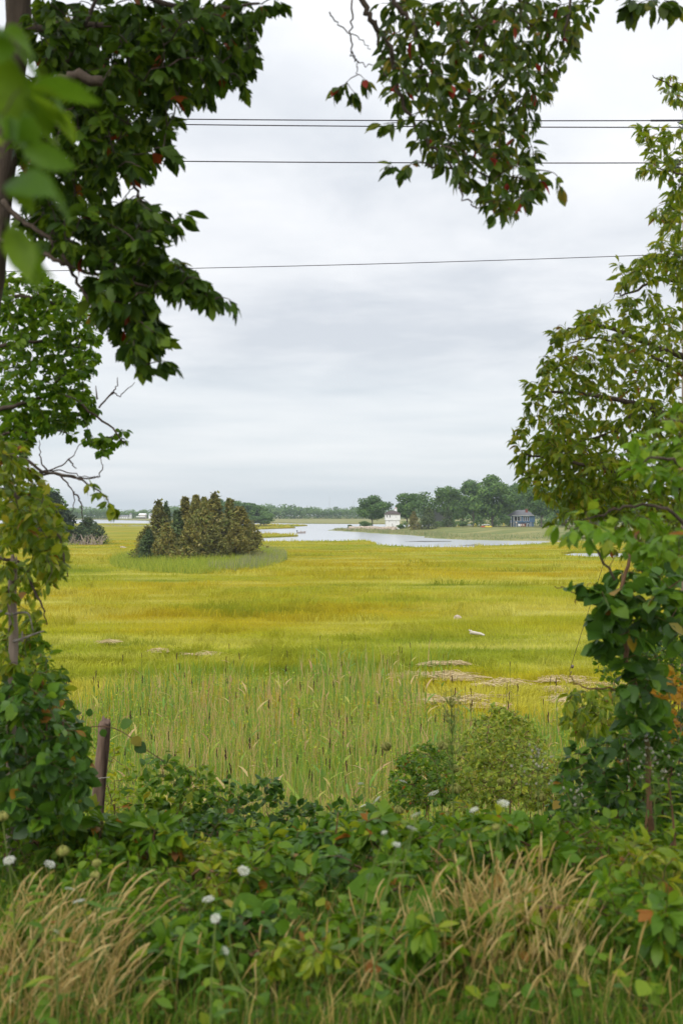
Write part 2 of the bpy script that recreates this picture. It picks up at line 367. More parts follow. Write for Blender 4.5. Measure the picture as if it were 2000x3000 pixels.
slab('dark_bar', [GP(a, b, .025)[:2] for a, b in [(1340,1598),(1400,1594.5),(1400,1598)]], .025, M_darkbar, amp=.3)
# far shore land behind the bay
slab('far_land', [np.array(p, float) for p in [(-900,1075),(-300,1060),(-190,1066),(-60,1030),(420,1020),(900,1040),(900,1740),(-900,1740)]], .9, M_fringe, step=40)

pt_front = [(970,1551),(1025,1554),(1122,1560),(1180,1563),(1228,1566.5),(1290,1568),(1232,1571),(1352,1577),(1467,1579),(1685,1581),(2300,1582)]
pt_poly = np.array([GP(a, b, .45)[:2] for a, b in pt_front] + [(430, 268), (430, 720), (120, 640), (60, 540), (30, 490), (8, 462), (-3, 446)])
def sdf(X, Y, P):
    q = np.stack([X.ravel(), Y.ravel()], 1); d = np.full(len(q), 1e9); ins = np.zeros(len(q), bool)
    n = len(P)
    for i in range(n):
        a, b = P[i], P[(i + 1) % n]; e = b - a; v = q - a
        t = np.clip((v @ e) / (e @ e), 0, 1); d = np.minimum(d, np.linalg.norm(v - t[:, None] * e, axis=1))
        c = (a[1] <= q[:, 1]) != (b[1] <= q[:, 1])
        with np.errstate(divide='ignore', invalid='ignore'):
            xx = a[0] + (q[:, 1] - a[1]) / (b[1] - a[1]) * e[0]
        ins ^= c & (q[:, 0] < xx)
    return np.where(ins, d, -d).reshape(X.shape)
def sst(x, a, b):
    t = np.clip((x - a) / (b - a), 0, 1); return t * t * (3 - 2 * t)
def upz(X, Y):
    s = sdf(X, Y, pt_poly)
    s = s + 1.5 * np.sin(X * .21) * np.sin(Y * .17)
    return -.7 + 1.15 * sst(s, -2.5, 1.5) + 1.35 * sst(s, 20, 38) + .25 * np.sin(X * .05) * np.sin(Y * .04) * sst(s, 30, 60)
def up1(x, y): return float(upz(np.array([[x]]), np.array([[y]]))[0, 0])
grid_mesh('far_shore', np.linspace(-12, 430, 130), np.concatenate([np.linspace(258, 470, 100), np.linspace(475, 725, 14)]), upz, M_upland)

# ------------------------------------------------------------------ marsh grass (uncountable: stuff)
def in_poly(P2, poly):
    poly = np.asarray([p[:2] for p in poly]); ins = np.zeros(len(P2), bool); n = len(poly)
    for i in range(n):
        a, b = poly[i], poly[(i + 1) % n]
        c = (a[1] <= P2[:, 1]) != (b[1] <= P2[:, 1])
        if b[1] == a[1]: continue
        xx = a[0] + (P2[:, 1] - a[1]) / (b[1] - a[1]) * (b[0] - a[0])
        ins ^= c & (P2[:, 0] < xx)
    return ins
def vnoise(x, y, s, seed=0):
    """cheap smooth value noise"""
    g = np.random.default_rng(seed).random((97, 97)); u, v = x * s + 41.3, y * s + 17.7
    i, j = np.floor(u).astype(int), np.floor(v).astype(int); a, b = u - i, v - j
    a, b = a * a * (3 - 2 * a), b * b * (3 - 2 * b); I, J, I2, J2 = i % 97, j % 97, (i + 1) % 97, (j + 1) % 97
    return (g[I, J] * (1 - a) + g[I2, J] * a) * (1 - b) + (g[I, J2] * (1 - a) + g[I2, J2] * a) * b
def blades(P, H, W, lean, var, seg=1):
    """one mesh of tapering blades: base points P (n,3), height, width, lean vector (n,2)"""
    n = len(P); ang = rng.uniform(0, np.pi, n)
    # blades face any way, but mostly broadside on average
    sx = np.stack([np.cos(ang), np.sin(ang) * .5, np.zeros(n)], 1) * (W / 2)[:, None]
    up = np.stack([lean[:, 0], lean[:, 1], np.ones(n)], 1)
    if seg == 1:
        V = np.stack([P - sx, P + sx, P + up * H[:, None]], 1).reshape(-1, 3)
        f = np.arange(3 * n).reshape(-1, 3); k = 3
        fs = [f]
    else:
        mid = P + np.stack([lean[:, 0] * .35, lean[:, 1] * .35, np.full(n, .62)], 1) * H[:, None]
        tip = P + np.stack([lean[:, 0] * 1.2, lean[:, 1] * 1.2, np.maximum(.25, 1 - .5 * np.hypot(lean[:, 0], lean[:, 1]))], 1) * H[:, None]
        V = np.stack([P - sx, P + sx, mid + sx * .75, mid - sx * .75, tip], 1).reshape(-1, 3); k = 5
        b = np.arange(n)[:, None] * 5
        fs = [np.concatenate([b + np.array([[3, 2, 4]])]), b + np.array([[0, 1, 2, 3]])]
    return V, fs, np.repeat(var, k)
def scatter_view(n, d0, d1, fov=.40, p=1.0):
    """ground points inside the view wedge, density falling with distance"""
    u = rng.random(n); d = 1 / (1 / d0 + u * (1 / d1 - 1 / d0)) if p == 1 else d0 * (d1 / d0) ** u
    x = rng.uniform(-fov, fov, n) * d
    return x, d
def marsh_grass(name, n, d0, d1, hb, seg):
    x, y = scatter_view(n, d0, d1, p=2)
    ok = in_poly(np.stack([x, y], 1), marsh_out); x, y = x[ok], y[ok]
    tall = sst(vnoise(x, y * 2.2, .05, 3), .52, .75); hum = vnoise(x, y, .45, 5); hum2 = vnoise(x, y, .9, 6)
    H = hb * (.55 + .55 * tall + .7 * hum * sst(60 - y, 0, 25)) * rng.uniform(.6, 1.25, len(x))
    W = (.012 + .00055 * y) * rng.uniform(.7, 1.3, len(x))
    th = vnoise(x, y, .22, 8) * 9
    amt = np.where(y < 60, .25 + .95 * hum2 * sst(60 - y, 0, 20), .22)
    lean = np.stack([np.cos(th), np.sin(th)], 1) * amt[:, None] + rng.normal(0, .14, (len(x), 2))
    V, fs, va = blades(np.stack([x, y, np.full(len(x), .38)], 1), H, W, lean, rng.random(len(x)), seg)
    return tag(link(name, mesh_np(name, V, fs, va, False), M_marsh), 'yellow-green salt marsh grass covering the marsh', 'grass', kind='stuff')
marsh_grass('marsh_grass', 105000, 24, 64, .42, 2)
marsh_grass('marsh_grass', 230000, 62, 270, .34, 1)
def tussocks(name, n, d0, d1, thr, h0, h1, label, stretch=1.0, sc=.55):
    x, y = scatter_view(n, d0, d1, p=2); k = in_poly(np.stack([x, y], 1), marsh_out) & (vnoise(x, y * stretch, sc, 71) * .6 + vnoise(x, y * stretch, sc * .27, 72) * .4 > thr); x, y = x[k], y[k]; n = len(x)
    th = vnoise(x, y, .35, 73) * 12; lean = np.stack([np.cos(th), np.sin(th)], 1) * rng.uniform(.3, 1.1, n)[:, None] + rng.normal(0, .15, (n, 2))
    V, fs, va = blades(np.stack([x, y, np.full(n, .38)], 1), rng.uniform(h0, h1, n), (.014 + .0005 * y) * rng.uniform(.7, 1.3, n), lean, rng.random(n) * .7, 2)
    tag(link(name, mesh_np(name, V, fs, va, False), M_marsh), label, 'grass', kind='stuff')
tussocks('tussock_grass', 90000, 24, 62, .60, .35, .75, 'swirled flattened tussocks of marsh grass near the reeds')
tussocks('tussock_grass', 90000, 60, 190, .63, .45, .95, 'taller tussocks scattered over the open marsh', 2.0, .16)
# taller cordgrass along the creek edges
def fringe():
    Vs = []; va = []; P = np.array(marsh_out); n = len(P)
    pts = []
    for i in range(n):
        a, b = P[i], P[(i + 1) % n]
        if max(a[1], b[1]) > 620 or min(a[1], b[1]) < 120: continue
        L_ = np.linalg.norm(b - a); k = int(L_ * 9)
        t = rng.random(k)[:, None]; q = a + (b - a) * t
        pts.append(q + rng.normal(0, .9, q.shape))
    q = np.vstack(pts); q = q[in_poly(q, marsh_out) & (np.abs(q[:, 0] / q[:, 1]) < .42)]
    m = len(q)
    H = rng.uniform(.35, .8, m) + .5 * sst(vnoise(q[:, 0], q[:, 1], .08, 9), .6, .8); W = .0007 * q[:, 1] * rng.uniform(.7, 1.3, m)
    V, fs, v = blades(np.column_stack([q, np.full(m, .3)]), H, W, rng.normal(0, .12, (m, 2)), rng.random(m))
    tag(link('cordgrass', mesh_np('cordgrass', V, fs, v, False), M_marsh), 'taller cordgrass along the creek edges', 'grass', kind='stuff')
fringe()

# ------------------------------------------------------------------ leaf shapes (x along the leaf, z its upper face)
def ovate(W=.25, peak=.45, n=3, fold=.25, droop=.25, L_=1.0, org=(0, 0), rot=0, wave=0.0):
    V = [(0, 0, 0)]; t = np.linspace(0, 1, n + 2)[1:-1]
    e = math.log(.5) / math.log(peak)
    for k in t:
        ww = W * math.sin(math.pi * k ** e) ** .85; z = -droop * k * k
        V += [(k, ww, z + fold * ww + wave * math.sin(k * 11)), (k, 0, z), (k, -ww, z + fold * ww - wave * math.sin(k * 9))]
    V.append((1, 0, -droop)); tip = len(V) - 1; f = [(0, 2, 1), (0, 3, 2)]
    for i in range(n - 1):
        a = 1 + 3 * i; b = a + 3
        f += [(a, a + 1, b), (a + 1, b + 1, b), (a + 1, a + 2, b + 1), (a + 2, b + 2, b + 1)]
    a = 1 + 3 * (n - 1); f += [(a, a + 1, tip), (a + 1, a + 2, tip)]
    V = np.array(V) * L_; c, s = math.cos(rot), math.sin(rot)
    V = V @ np.array([[c, s, 0], [-s, c, 0], [0, 0, 1]]) + np.array([org[0], org[1], 0])
    return V, np.array(f)
def joinl(parts):
    V = []; f = []; n = 0
    for k, (v, g) in enumerate(parts):
        V.append(v + np.array([0, 0, .004 * k])); f.append(g + n); n += len(v)
    return np.vstack(V), np.vstack(f)
LEAF = {
    'lobed': joinl([ovate(.24, .52, 3, .12, .22), ovate(.15, .55, 2, .1, .2, .62, (.22, .02), .62), ovate(.15, .55, 2, .1, .2, .60, (.22, -.02), -.66)]),
    'mitten': joinl([ovate(.25, .52, 3, .15, .24), ovate(.15, .55, 2, .1, .2, .58, (.24, .02), .66)]),
    'ell': ovate(.235, .52, 3, .22, .28), 'round': ovate(.46, .46, 3, .16, .22, wave=.02), 'small': ovate(.36, .45, 2, .2, .2),
    'lance': ovate(.165, .42, 3, .3, .42), 'thin': ovate(.085, .4, 2, .2, .5), 'tiny': ovate(.2, .5, 1, .2, .15), 'heart': ovate(.50, .36, 5, .16, .30, wave=.035),
}
LEAFMESH = {}
def leaf_me(kind, mat):
    k = (kind, mat.name)
    if k not in LEAFMESH:
        me = mesh_np('leaf', LEAF[kind][0], [LEAF[kind][1]]); me.materials.append(mat); LEAFMESH[k] = me
    return LEAFMESH[k]
def basis(D, Nn):
    X = D / (np.linalg.norm(D, axis=1)[:, None] + 1e-9)
    Y = np.cross(Nn, X); Y /= np.linalg.norm(Y, axis=1)[:, None] + 1e-9
    Z = np.cross(X, Y); return np.stack([X, Y, Z], 2)       # columns
def put_leaves(root, kinds, P, D, Nn, S, mat, nparts, name='foliage', yellow=0):
    """the nparts leaves that show largest become leaf objects of their own, the others one foliage part"""
    P, D, Nn, S = map(np.asarray, (P, D, Nn, S)); n = len(P)
    if n == 0: return
    B = basis(D, Nn); kind = rng.integers(0, len(kinds), n)
    px, py, dep = proj(P)
    inf = (px > -20) & (px < 2020) & (py > -20) & (py < 3020)
    score = np.where(inf, S / dep, -1); order = np.argsort(-score); pick = order[:nparts]; pick = pick[inf[pick]]
    loc = np.array(root.location)
    for i in pick:
        o = bpy.data.objects.new('leaf', leaf_me(kinds[kind[i]], mat)); COL.objects.link(o); o.parent = root
        m = np.eye(4); m[:3, :3] = B[i] * S[i]; m[:3, 3] = P[i] - loc
        o.matrix_basis = Matrix(m.tolist())
    rest = np.setdiff1d(np.arange(n), pick)
    mb = MB()
    for k, kn in enumerate(kinds):
        idx = rest[kind[rest] == k]
        if not len(idx): continue
        T, f = LEAF[kn]
        V = np.einsum('nij,kj->nki', B[idx] * S[idx][:, None, None], T) + P[idx][:, None, :]
        fa = (np.arange(len(idx))[:, None, None] * len(T) + f[None]).reshape(-1, 3)
        mb.raw(V.reshape(-1, 3), fa, None, np.repeat(rng.random(len(idx)), len(T)))
    o = mb.build(name, mat, root)
    if o: o['kind'] = 'stuff'

def spray(P, D, Nn, S, a, b, n, size, droop=.3, spread=.8, upness=.7, whorl=3):
    """leaves alternate along the twig a->b with a whorl at its end"""
    t = nz(b - a); side = nz(np.cross(t, np.array([0, 0, 1.]) + rng.normal(0, .35, 3)))
    for i in range(n):
        k = .25 + .75 * i / max(1, n - 1) if i < n - whorl else 1.0
        p = a + (b - a) * k
        if i < n - whorl:
            d = t * .45 + side * (spread if i % 2 else -spread)
        else:
            d = t * .9 + side * rng.uniform(-.8, .8)
        d = nz(d + rng.normal(0, .28, 3)) ; d = nz(d + np.array([0, 0, -droop]))
        nn = nz(np.array([0, 0, upness]) + rng.normal(0, .45, 3) + np.array([d[0], d[1], 0]) * max(0, droop) * .8)
        P.append(p + d * size * .12); D.append(d); Nn.append(nn); S.append(size * rng.uniform(.62, 1.18))

def poly_targets(poly, n, d0, d1, disp=True):
    poly = np.array(poly, float) * (KD if disp else 1); lo, hi = poly.min(0), poly.max(0)
    out = []
    while len(out) < n:
        c = rng.uniform(lo, hi, (24, 2)); c = c[in_poly(c, poly)]
        if not len(c): continue
        if out and len(c) > 1:                      # spread the sprays: keep the loneliest of a few candidates
            o = np.array([q[:2] for q in out]); c = c[:5]
            dm = np.min(np.linalg.norm(c[:, None] - o[None], axis=2), axis=1); q = c[np.argmax(dm)]
        else: q = c[0]
        out.append((q[0], q[1], rng.uniform(d0, d1)))
    return [PT(*q) for q in out]

def smooth_line(pts, k=5, jit=0.0):
    """Catmull-Rom through the points"""
    p = np.array(pts, float)
    if len(p) < 3: 
        return np.array([p[0] + (p[-1] - p[0]) * t for t in np.linspace(0, 1, k + 1)])
    q = np.vstack([2 * p[0] - p[1], p, 2 * p[-1] - p[-2]]); out = []
    for i in range(1, len(q) - 2):
        for t in np.linspace(0, 1, k, endpoint=False):
            a, b, c, d = q[i - 1], q[i], q[i + 1], q[i + 2]
            out.append(.5 * (2 * b + (c - a) * t + (2 * a - 5 * b + 4 * c - d) * t * t + (3 * b - a - 3 * c + d) * t ** 3))
    out.append(p[-1]); out = np.array(out)
    if jit: out[1:-1] += rng.normal(0, jit, out[1:-1].shape)
    return out

def grow(nodes, targets, mb, r0=.003, sag=.0, rk=3):
    """join every target to the nearest wood; returns the last twig stretch (a, b) of each"""
    nodes = [np.array(n) for n in nodes]; N_ = np.array(nodes); res = []
    left = list(targets)
    dist = np.array([np.min(np.linalg.norm(N_ - t, axis=1)) for t in left])
    order = np.argsort(dist)
    for i in order:
        t = left[i]; dd = np.linalg.norm(N_ - t, axis=1); j = int(np.argmin(dd)); a = N_[j]; L_ = dd[j]
        mid = (a + t) / 2 + rng.normal(0, .10, 3) * L_ + np.array([0, 0, L_ * .10 + sag])
        ln = smooth_line([a, mid, t], 3, L_ * .012)
        mb.tube(ln, np.linspace(r0 * (1 + min(2.2, L_ * 1.5)), r0 * .55, len(ln)), rk, cap=False)
        N_ = np.vstack([N_, ln[2:]])
        res.append((ln[-4], ln[-1]))
    return res

def tree(name, label, cat, base, trunk, limbs, targets, kinds, size, per, mat, nparts, bark=None, twigmat=None, droop=.3, spread=.8, upness=.7, group=None, r0=.003, extra=None, limb_r=.02, whorl=3):
    root = empty(name, base, label, cat, group)
    bark = bark or M_bark; twigmat = twigmat or M_twig; nodes = []
    if trunk is not None:
        pts, rad = trunk; ln = smooth_line(pts, 6, .004)
        MB().tube(ln, np.interp(np.linspace(0, 1, len(ln)), np.linspace(0, 1, len(rad)), rad), 14, rough=.05).build('trunk', bark, root)
        nodes += list(ln)
    for lp in limbs:
        pts, r_a, r_b = lp
        ln = smooth_line(pts, 6, .006)
        MB().tube(ln, np.linspace(r_a, r_b, len(ln)), 8, rough=.06).build('branch', bark, root)
        nodes += list(ln)
    mb = MB(); tw = grow(nodes, targets, mb, r0)
    o = mb.build('twigs', twigmat, root)
    if o: o['kind'] = 'stuff'
    P, D, Nn, S = [], [], [], []
    for a, b in tw: spray(P, D, Nn, S, a, b, max(3, int(per * rng.uniform(.7, 1.3))), size, droop, spread, upness, whorl)
    put_leaves(root, kinds, P, D, Nn, S, mat, nparts)
    if extra:      # the part of the crown above the picture, larger coarser leaves
        tg, sz, pr = extra; P, D, Nn, S = [], [], [], []
        for t in tg:
            a = t + rng.normal(0, .25, 3); spray(P, D, Nn, S, a, t, pr, sz, droop, spread, upness)
        put_leaves(root, kinds, P, D, Nn, S, mat, 0, 'upper_foliage')
    return root
def cloud(c, r, n): 
    q = rng.normal(0, 1, (n, 3)); q /= np.linalg.norm(q, axis=1)[:, None]; q *= rng.random(n)[:, None] ** .4
    return [np.array(c) + v * np.array(r) for v in q]

# ------------------------------------------------------------------ far trees
def cards(P, Nn, S, up, var, mb, asp=1.0, wid=.8):
    """small bent leaf-clump faces: irregular four-sided, two triangles each"""
    n = len(P); Nn = Nn / (np.linalg.norm(Nn, axis=1)[:, None] + 1e-9)
    X = np.cross(Nn, up + rng.normal(0, .6, (n, 3))); X /= np.linalg.norm(X, axis=1)[:, None] + 1e-9
    Y = np.cross(Nn, X); s = S[:, None]
    j = lambda: rng.uniform(.55, 1.15, (n, 1))
    V = np.stack([P - X * s * j() * wid, P - Y * s * j() * asp + Nn * s * .15, P + X * s * j() * wid, P + Y * s * j() * asp - Nn * s * .2], 1)
    b = np.arange(n)[:, None] * 4
    mb.raw(V.reshape(-1, 3), np.concatenate([b + [[0, 1, 2]], b + [[0, 2, 3]]]), None, np.repeat(var, 4))
def decid_mesh(seed, lobes=15, n=3000, w=.42, low=.22, s=.034, loose=.0):
    """a broadleaf crown of unit height"""
    g = np.random.default_rng(seed); mb = MB()
    C = []
    for i in range(lobes):
        t = g.uniform(low + .12, .90); rr = w * math.sin(math.pi * min(1, (t - low + .06) / (1.02 - low)) ** .8) ** .6
        a = g.uniform(0, 6.28); q = g.uniform(.25, .85)
        C.append((rr * q * math.cos(a), rr * q * math.sin(a), t, g.uniform(.09, .17)))
    C.append((0, 0, .86, .13)); C.append((0, 0, .6, .22)); C.append((0.05, 0, .42, .17))
    C = np.array(C); li = g.choice(len(C), n, p=C[:, 3] ** 2 / np.sum(C[:, 3] ** 2))
    q = g.normal(0, 1, (n, 3)); q /= np.linalg.norm(q, axis=1)[:, None]
    rad = C[li, 3] * (1 - .45 * g.random(n) ** 2.2)
    P = C[li, :3] + q * rad[:, None] * np.array([1.08, 1.08, .85])
    P += g.normal(0, .012 + loose, (n, 3))
    cards(P, q + g.normal(0, .5, (n, 3)) + np.array([0, 0, .35]), g.uniform(.6, 1.3, n) * s, np.array([0, 0, 1.]), (g.random(len(C))[li] * .35 + g.random(n) * .65), mb)
    me = mesh_np('crown', np.vstack(mb.V), [np.vstack(mb.f3)], np.concatenate(mb.var), False)
    tb = MB(); tb.tube(smooth_line([(0, 0, -.03), (.008, 0, .2), (0, .01, .5), (.01, 0, .8)], 3), [.022, .018, .017, .016, .014, .013, .011, .009, .006, .003], 6)
    for c in C[:9]:
        z0 = max(low * .8, c[2] - .25); tb.tube(smooth_line([(0, 0, z0), (c[0] * .5, c[1] * .5, (z0 + c[2]) / 2 + .03), tuple(c[:3])], 3), np.linspace(.009, .002, 7), 4)
    tm = mesh_np('trunk', np.vstack(tb.V), [np.vstack(tb.f3), np.vstack(tb.f4)])
    tm.materials.append(M_farbark)
    return me, tm
def cedar_mesh(seed, w=.22, n=2600, spire=.6, s=.028, ragged=.25, low=.02):
    g = np.random.default_rng(seed); mb = MB()
    k = 34; tz = g.uniform(low, .93, k) ** .9; ta = g.uniform(0, 6.28, k)
    tr = w * (1 - tz) ** spire * g.uniform(1 - ragged * 2, 1.1, k)
    T = np.stack([tr * np.cos(ta) * .62, tr * np.sin(ta) * .62, tz], 1)
    li = g.integers(0, k, n); u = g.random(n)
    rad = (.035 + .30 * tr[li]) * (1 - .5 * g.random(n) ** 2)
    q = g.normal(0, 1, (n, 3)); q /= np.linalg.norm(q, axis=1)[:, None]
    P = T[li] + q * rad[:, None] * np.array([.95, .95, 2.2]) + np.array([0, 0, .04])
    P[:, :2] *= (1.08 - .74 * np.clip(P[:, 2:], 0, 1) ** 1.9)
    m = n // 9; hz = g.random(m); P[:m] = np.stack([g.normal(0, .012, m), g.normal(0, .012, m), .25 + .77 * hz], 1)
    P[:, 2] = np.clip(P[:, 2], low, 1.03)
    cards(P, q * np.array([1, 1, .3]) + g.normal(0, .4, (n, 3)), g.uniform(.6, 1.3, n) * s, np.array([0, 0, 1.5]), g.random(k)[li] * .5 + g.random(n) * .5, mb, 1.5, .5)
    me = mesh_np('crown', np.vstack(mb.V), [np.vstack(mb.f3)], np.concatenate(mb.var), False)
    tb = MB(); tb.tube([(0, 0, -.03), (0.005, 0, .4), (0, 0, .95)], [.02, .012, .003], 6)
    for c in T[:14]: tb.tube([(0, 0, c[2] * .85), tuple(c)], [.005, .002], 4, cap=False)
    tm = mesh_np('trunk', np.vstack(tb.V), [np.vstack(tb.f3), np.vstack(tb.f4)]); tm.materials.append(M_farbark)
    return me, tm
def with_mat(pair, mat):
    me = pair[0].copy(); me.materials.clear(); me.materials.append(mat); return me, pair[1]
DEC = [with_mat(decid_mesh(30 + i, 13 + i, 5200, (.40, .46, .36, .43, .5)[i], (.20, .16, .24, .10, .32)[i], .027), M_decid) for i in range(5)]
LOO = with_mat(decid_mesh(51, 11, 1500, .44, .36, .032, .02), M_decid)
CED0 = [cedar_mesh(60 + i, (.20, .26, .17, .30)[i], (3000, 3600, 2000, 3600)[i], (.6, .5, .75, .38)[i], (.022, .023, .019, .024)[i], (.3, .22, .35, .2)[i]) for i in range(4)]
CED = [with_mat(c, M_cedar) for c in CED0]; CEG = [with_mat(c, M_cedar2) for c in CED0]
def far_tree(name, label, cat, pair, base, h, sx=1.0, rz=0.0, group=None, tilt=0.0):
    r = empty(name, base, label, cat, group); r.rotation_euler = (0, tilt, rz); r.scale = (h * sx, h * sx, h)
    link('trunk', pair[1], None, r, False); link('crown', pair[0], None, r, False)
    return r
ORD = ['first', 'second', 'third', 'fourth', 'fifth', 'sixth', 'seventh', 'eighth', 'ninth', 'tenth', 'eleventh', 'twelfth', 'thirteenth', 'fourteenth', 'fifteenth', 'sixteenth', 'seventeenth', 'eighteenth', 'nineteenth', 'twentieth']

def px_tree(name, label, cat, pair, x0, x1, ytop, ybase, d, rz=0, group=None, wfac=.9, tilt=0, z=None):
    """a tree that stands at distance d with the size its outline has there"""
    xc = (x0 + x1) / 2; b = PT(xc, ybase, d)
    if z is not None: b[2] = z
    h = EYE - (ytop - HZ) / F * d - b[2]; w = (x1 - x0) / F * d
    v = np.empty(len(pair[0].vertices) * 3, np.float32); pair[0].vertices.foreach_get('co', v); v = v.reshape(-1, 3)
    cw = np.percentile(v[:, 0], 98.5) - np.percentile(v[:, 0], 1.5)
    return far_tree(name, label, cat, pair, b, h / np.percentile(v[:, 2], 99.7), w / (cw * h), rz, group, tilt)

# the wooded point with the houses
def Z(zx, zy): return 1000 + zx * .3827, 1380 + zy * .3827
def point_tree(name, label, pair, zx0, zx1, zt, zb, d, rz, wf, cat='tree', tilt=0):
    (a, t), (b, q) = Z(zx0, zt), Z(zx1, zb); X = ((a + b) / 2 - 1000) / F * d
    return px_tree(name, label, cat, pair, a, b, t, q, d, rz, 'trees on the wooded point', wf, tilt, z=up1(X, d) - .1)
point_tree('oak_tree', 'lone spreading oak leaning beside the white house on the point', DEC[4], 115, 352, 188, 418, 438, .4, .92)
point_tree('oak_tree', 'dark oak crowding the right side of the white house', DEC[0], 416, 585, 172, 430, 432, 1.1, .82)
point_tree('oak_tree', 'thin-crowned tree with sky gaps behind the grey roof', LOO, 545, 725, 160, 420, 446, 2.0, .88)
point_tree('oak_tree', 'rounded oak left of the tallest oak on the point', DEC[1], 715, 925, 122, 430, 440, 2.8, .92)
point_tree('oak_tree', 'broad green oak directly left of the tallest oak on the point', DEC[2], 905, 1110, 72, 430, 428, .7, .74)
point_tree('oak_tree', 'tallest oak of the wooded point with pale trunk showing below', DEC[3], 1005, 1300, 34, 436, 414, 1.9, .88)
point_tree('oak_tree', 'dark tree just left of the blue house roof', DEC[1], 1240, 1400, 95, 430, 452, 5.2, .92)
point_tree('oak_tree', 'thin dark tree rising behind the blue house chimney', LOO, 1330, 1490, 90, 430, 462, 1.3, .88)
point_tree('maple_tree', 'large light green tree hiding the right end of the blue house', DEC[0], 1418, 1640, 118, 440, 404, 3.9, .80)
point_tree('oak_tree', 'oak seen through the cherry leaves right of the light green tree', DEC[2], 1600, 1830, 60, 440, 420, 4.4, .74)
point_tree('oak_tree', 'second oak seen through the cherry leaves near the right edge', DEC[3], 1800, 2060, 80, 440, 415, 2.4, .88)
point_tree('oak_tree', 'oak far right behind the cherry foliage at the picture edge', DEC[1], 2000, 2300, 60, 440, 400, .2, .92)
point_tree('oak_tree', 'low oak filling the gap under the broad green oak', DEC[4], 840, 1010, 190, 430, 456, 4.2, .92)
point_tree('cedar_tree', 'olive cedar with a bare trunk at the front of the point', CED[1], 500, 605, 308, 446, 408, .3, .52, 'cedar')
point_tree('cedar_tree', 'wide green cedar right of the olive cedar on the point', CEG[3], 596, 735, 278, 450, 404, 1.3, .60, 'cedar')
point_tree('cedar_tree', 'grey-green pointed cedar below the rounded oak', CEG[1], 762, 860, 272, 428, 410, 2.3, .52, 'cedar')
def shrub_far(label, zx0, zx1, zt, zb, d, pair, wf=.92):
    return point_tree('shrub', label, pair, zx0, zx1, zt, zb, d, zx0, wf, 'shrub')
shrub_far('round green shrub on the stone seawall below the lone oak', 140, 226, 383, 446, 424, DEC[4])
shrub_far('small grey-green shrub at the tip of the seawall', 47, 82, 411, 442, 428, DEC[1])
shrub_far('low dark shrub between the seawall and the dark oak', 425, 480, 405, 446, 412, DEC[4])
shrub_far('bright green shrub under the tallest oak', 890, 960, 393, 440, 400, DEC[4])
shrub_far('pale shrub on the lawn before the blue house', 1230, 1290, 355, 440, 410, LOO)

# ------------------------------------------------------------------ houses
def plain(name, c, rough=.7, spec=.3): return surf_mat(name, c, tuple(min(1, v * 1.12) for v in c), .8, rough, spec=spec)
M_whitesid = plain('white siding', G(.86,.85,.84)); M_trim = plain('white trim', G(.86,.86,.85)); M_blue = plain('blue siding', G(.14,.25,.42)); M_roofb = plain('brown shingle roof', G(.095,.075,.07), .9)
M_roofg = plain('grey shingle roof', G(.19,.19,.205), .9); M_brick = surf_mat('chimney brick', G(.25,.08,.055), G(.34,.13,.09), 3, .9); M_glass = plain('window glass', G(.025,.03,.035), .08, .6)
M_fence = plain('red-brown boards', G(.30,.09,.04)); M_greysid = plain('grey siding', G(.30,.30,.31)); M_yel = plain('yellow plastic', G(.70,.55,.05), .4); M_red = plain('red plastic', G(.45,.07,.03), .4)
class Frame:
    """photograph pixels to metres on a wall plane at distance d"""
    def __init__(s, d): s.d = d; s.k = d / F
    def x(s, px): return (px - 1000) * s.k
    def z(s, py): return EYE - (py - HZ) * s.k
def boxpart(name, mat, root, x0, x1, y0, y1, z0, z1):
    return MB().box((x0, y0, z0), (x1, y1, z1)).build(name, mat, root, False)
def window(root, fr, x0, x1, y0, y1, yw, cols=1, rows=2):
    X0, X1, Z0, Z1 = fr.x(x0), fr.x(x1), fr.z(y1), fr.z(y0); t = .09
    w_ = MB().box((X0, yw - .05, Z0), (X1, yw + .05, Z0 + t)).box((X0, yw - .05, Z1 - t), (X1, yw + .05, Z1)).box((X0, yw - .05, Z0 + t), (X0 + t, yw + .05, Z1 - t)).box((X1 - t, yw - .05, Z0 + t), (X1, yw + .05, Z1 - t)).build('window', M_trim, root, False)
    for c in range(cols):
        for r_ in range(rows):
            a = X0 + t + (X1 - X0 - 2 * t) * c / cols; b = X0 + t + (X1 - X0 - 2 * t) * (c + 1) / cols
            e = Z0 + t + (Z1 - Z0 - 2 * t) * r_ / rows; g_ = Z0 + t + (Z1 - Z0 - 2 * t) * (r_ + 1) / rows
            p = MB().box((a + .02, yw - .03, e + .02), (b - .02, yw + .01, g_ - .02)).build('pane', M_glass, None, False)
            p.parent = w_; p.location = (0, 0, 0)
    return w_
def hip_roof(root, mat, x0, x1, y0, y1, z0, z1, ins, over=.4, name='roof', thick=.16):
    x0 -= over; x1 += over; y0 -= over; y1 += over; ym = (y0 + y1) / 2
    V = [(x0,y0,z0),(x1,y0,z0),(x1,y1,z0),(x0,y1,z0),(x0+ins,ym,z1),(x1-ins,ym,z1),(x0,y0,z0-thick),(x1,y0,z0-thick),(x1,y1,z0-thick),(x0,y1,z0-thick)]
    return MB().raw(V, [(1,2,5),(3,0,4)], [(0,1,5,4),(2,3,4,5),(0,6,7,1),(1,7,8,2),(2,8,9,3),(3,9,6,0),(9,8,7,6)]).build(name, mat, root, False)
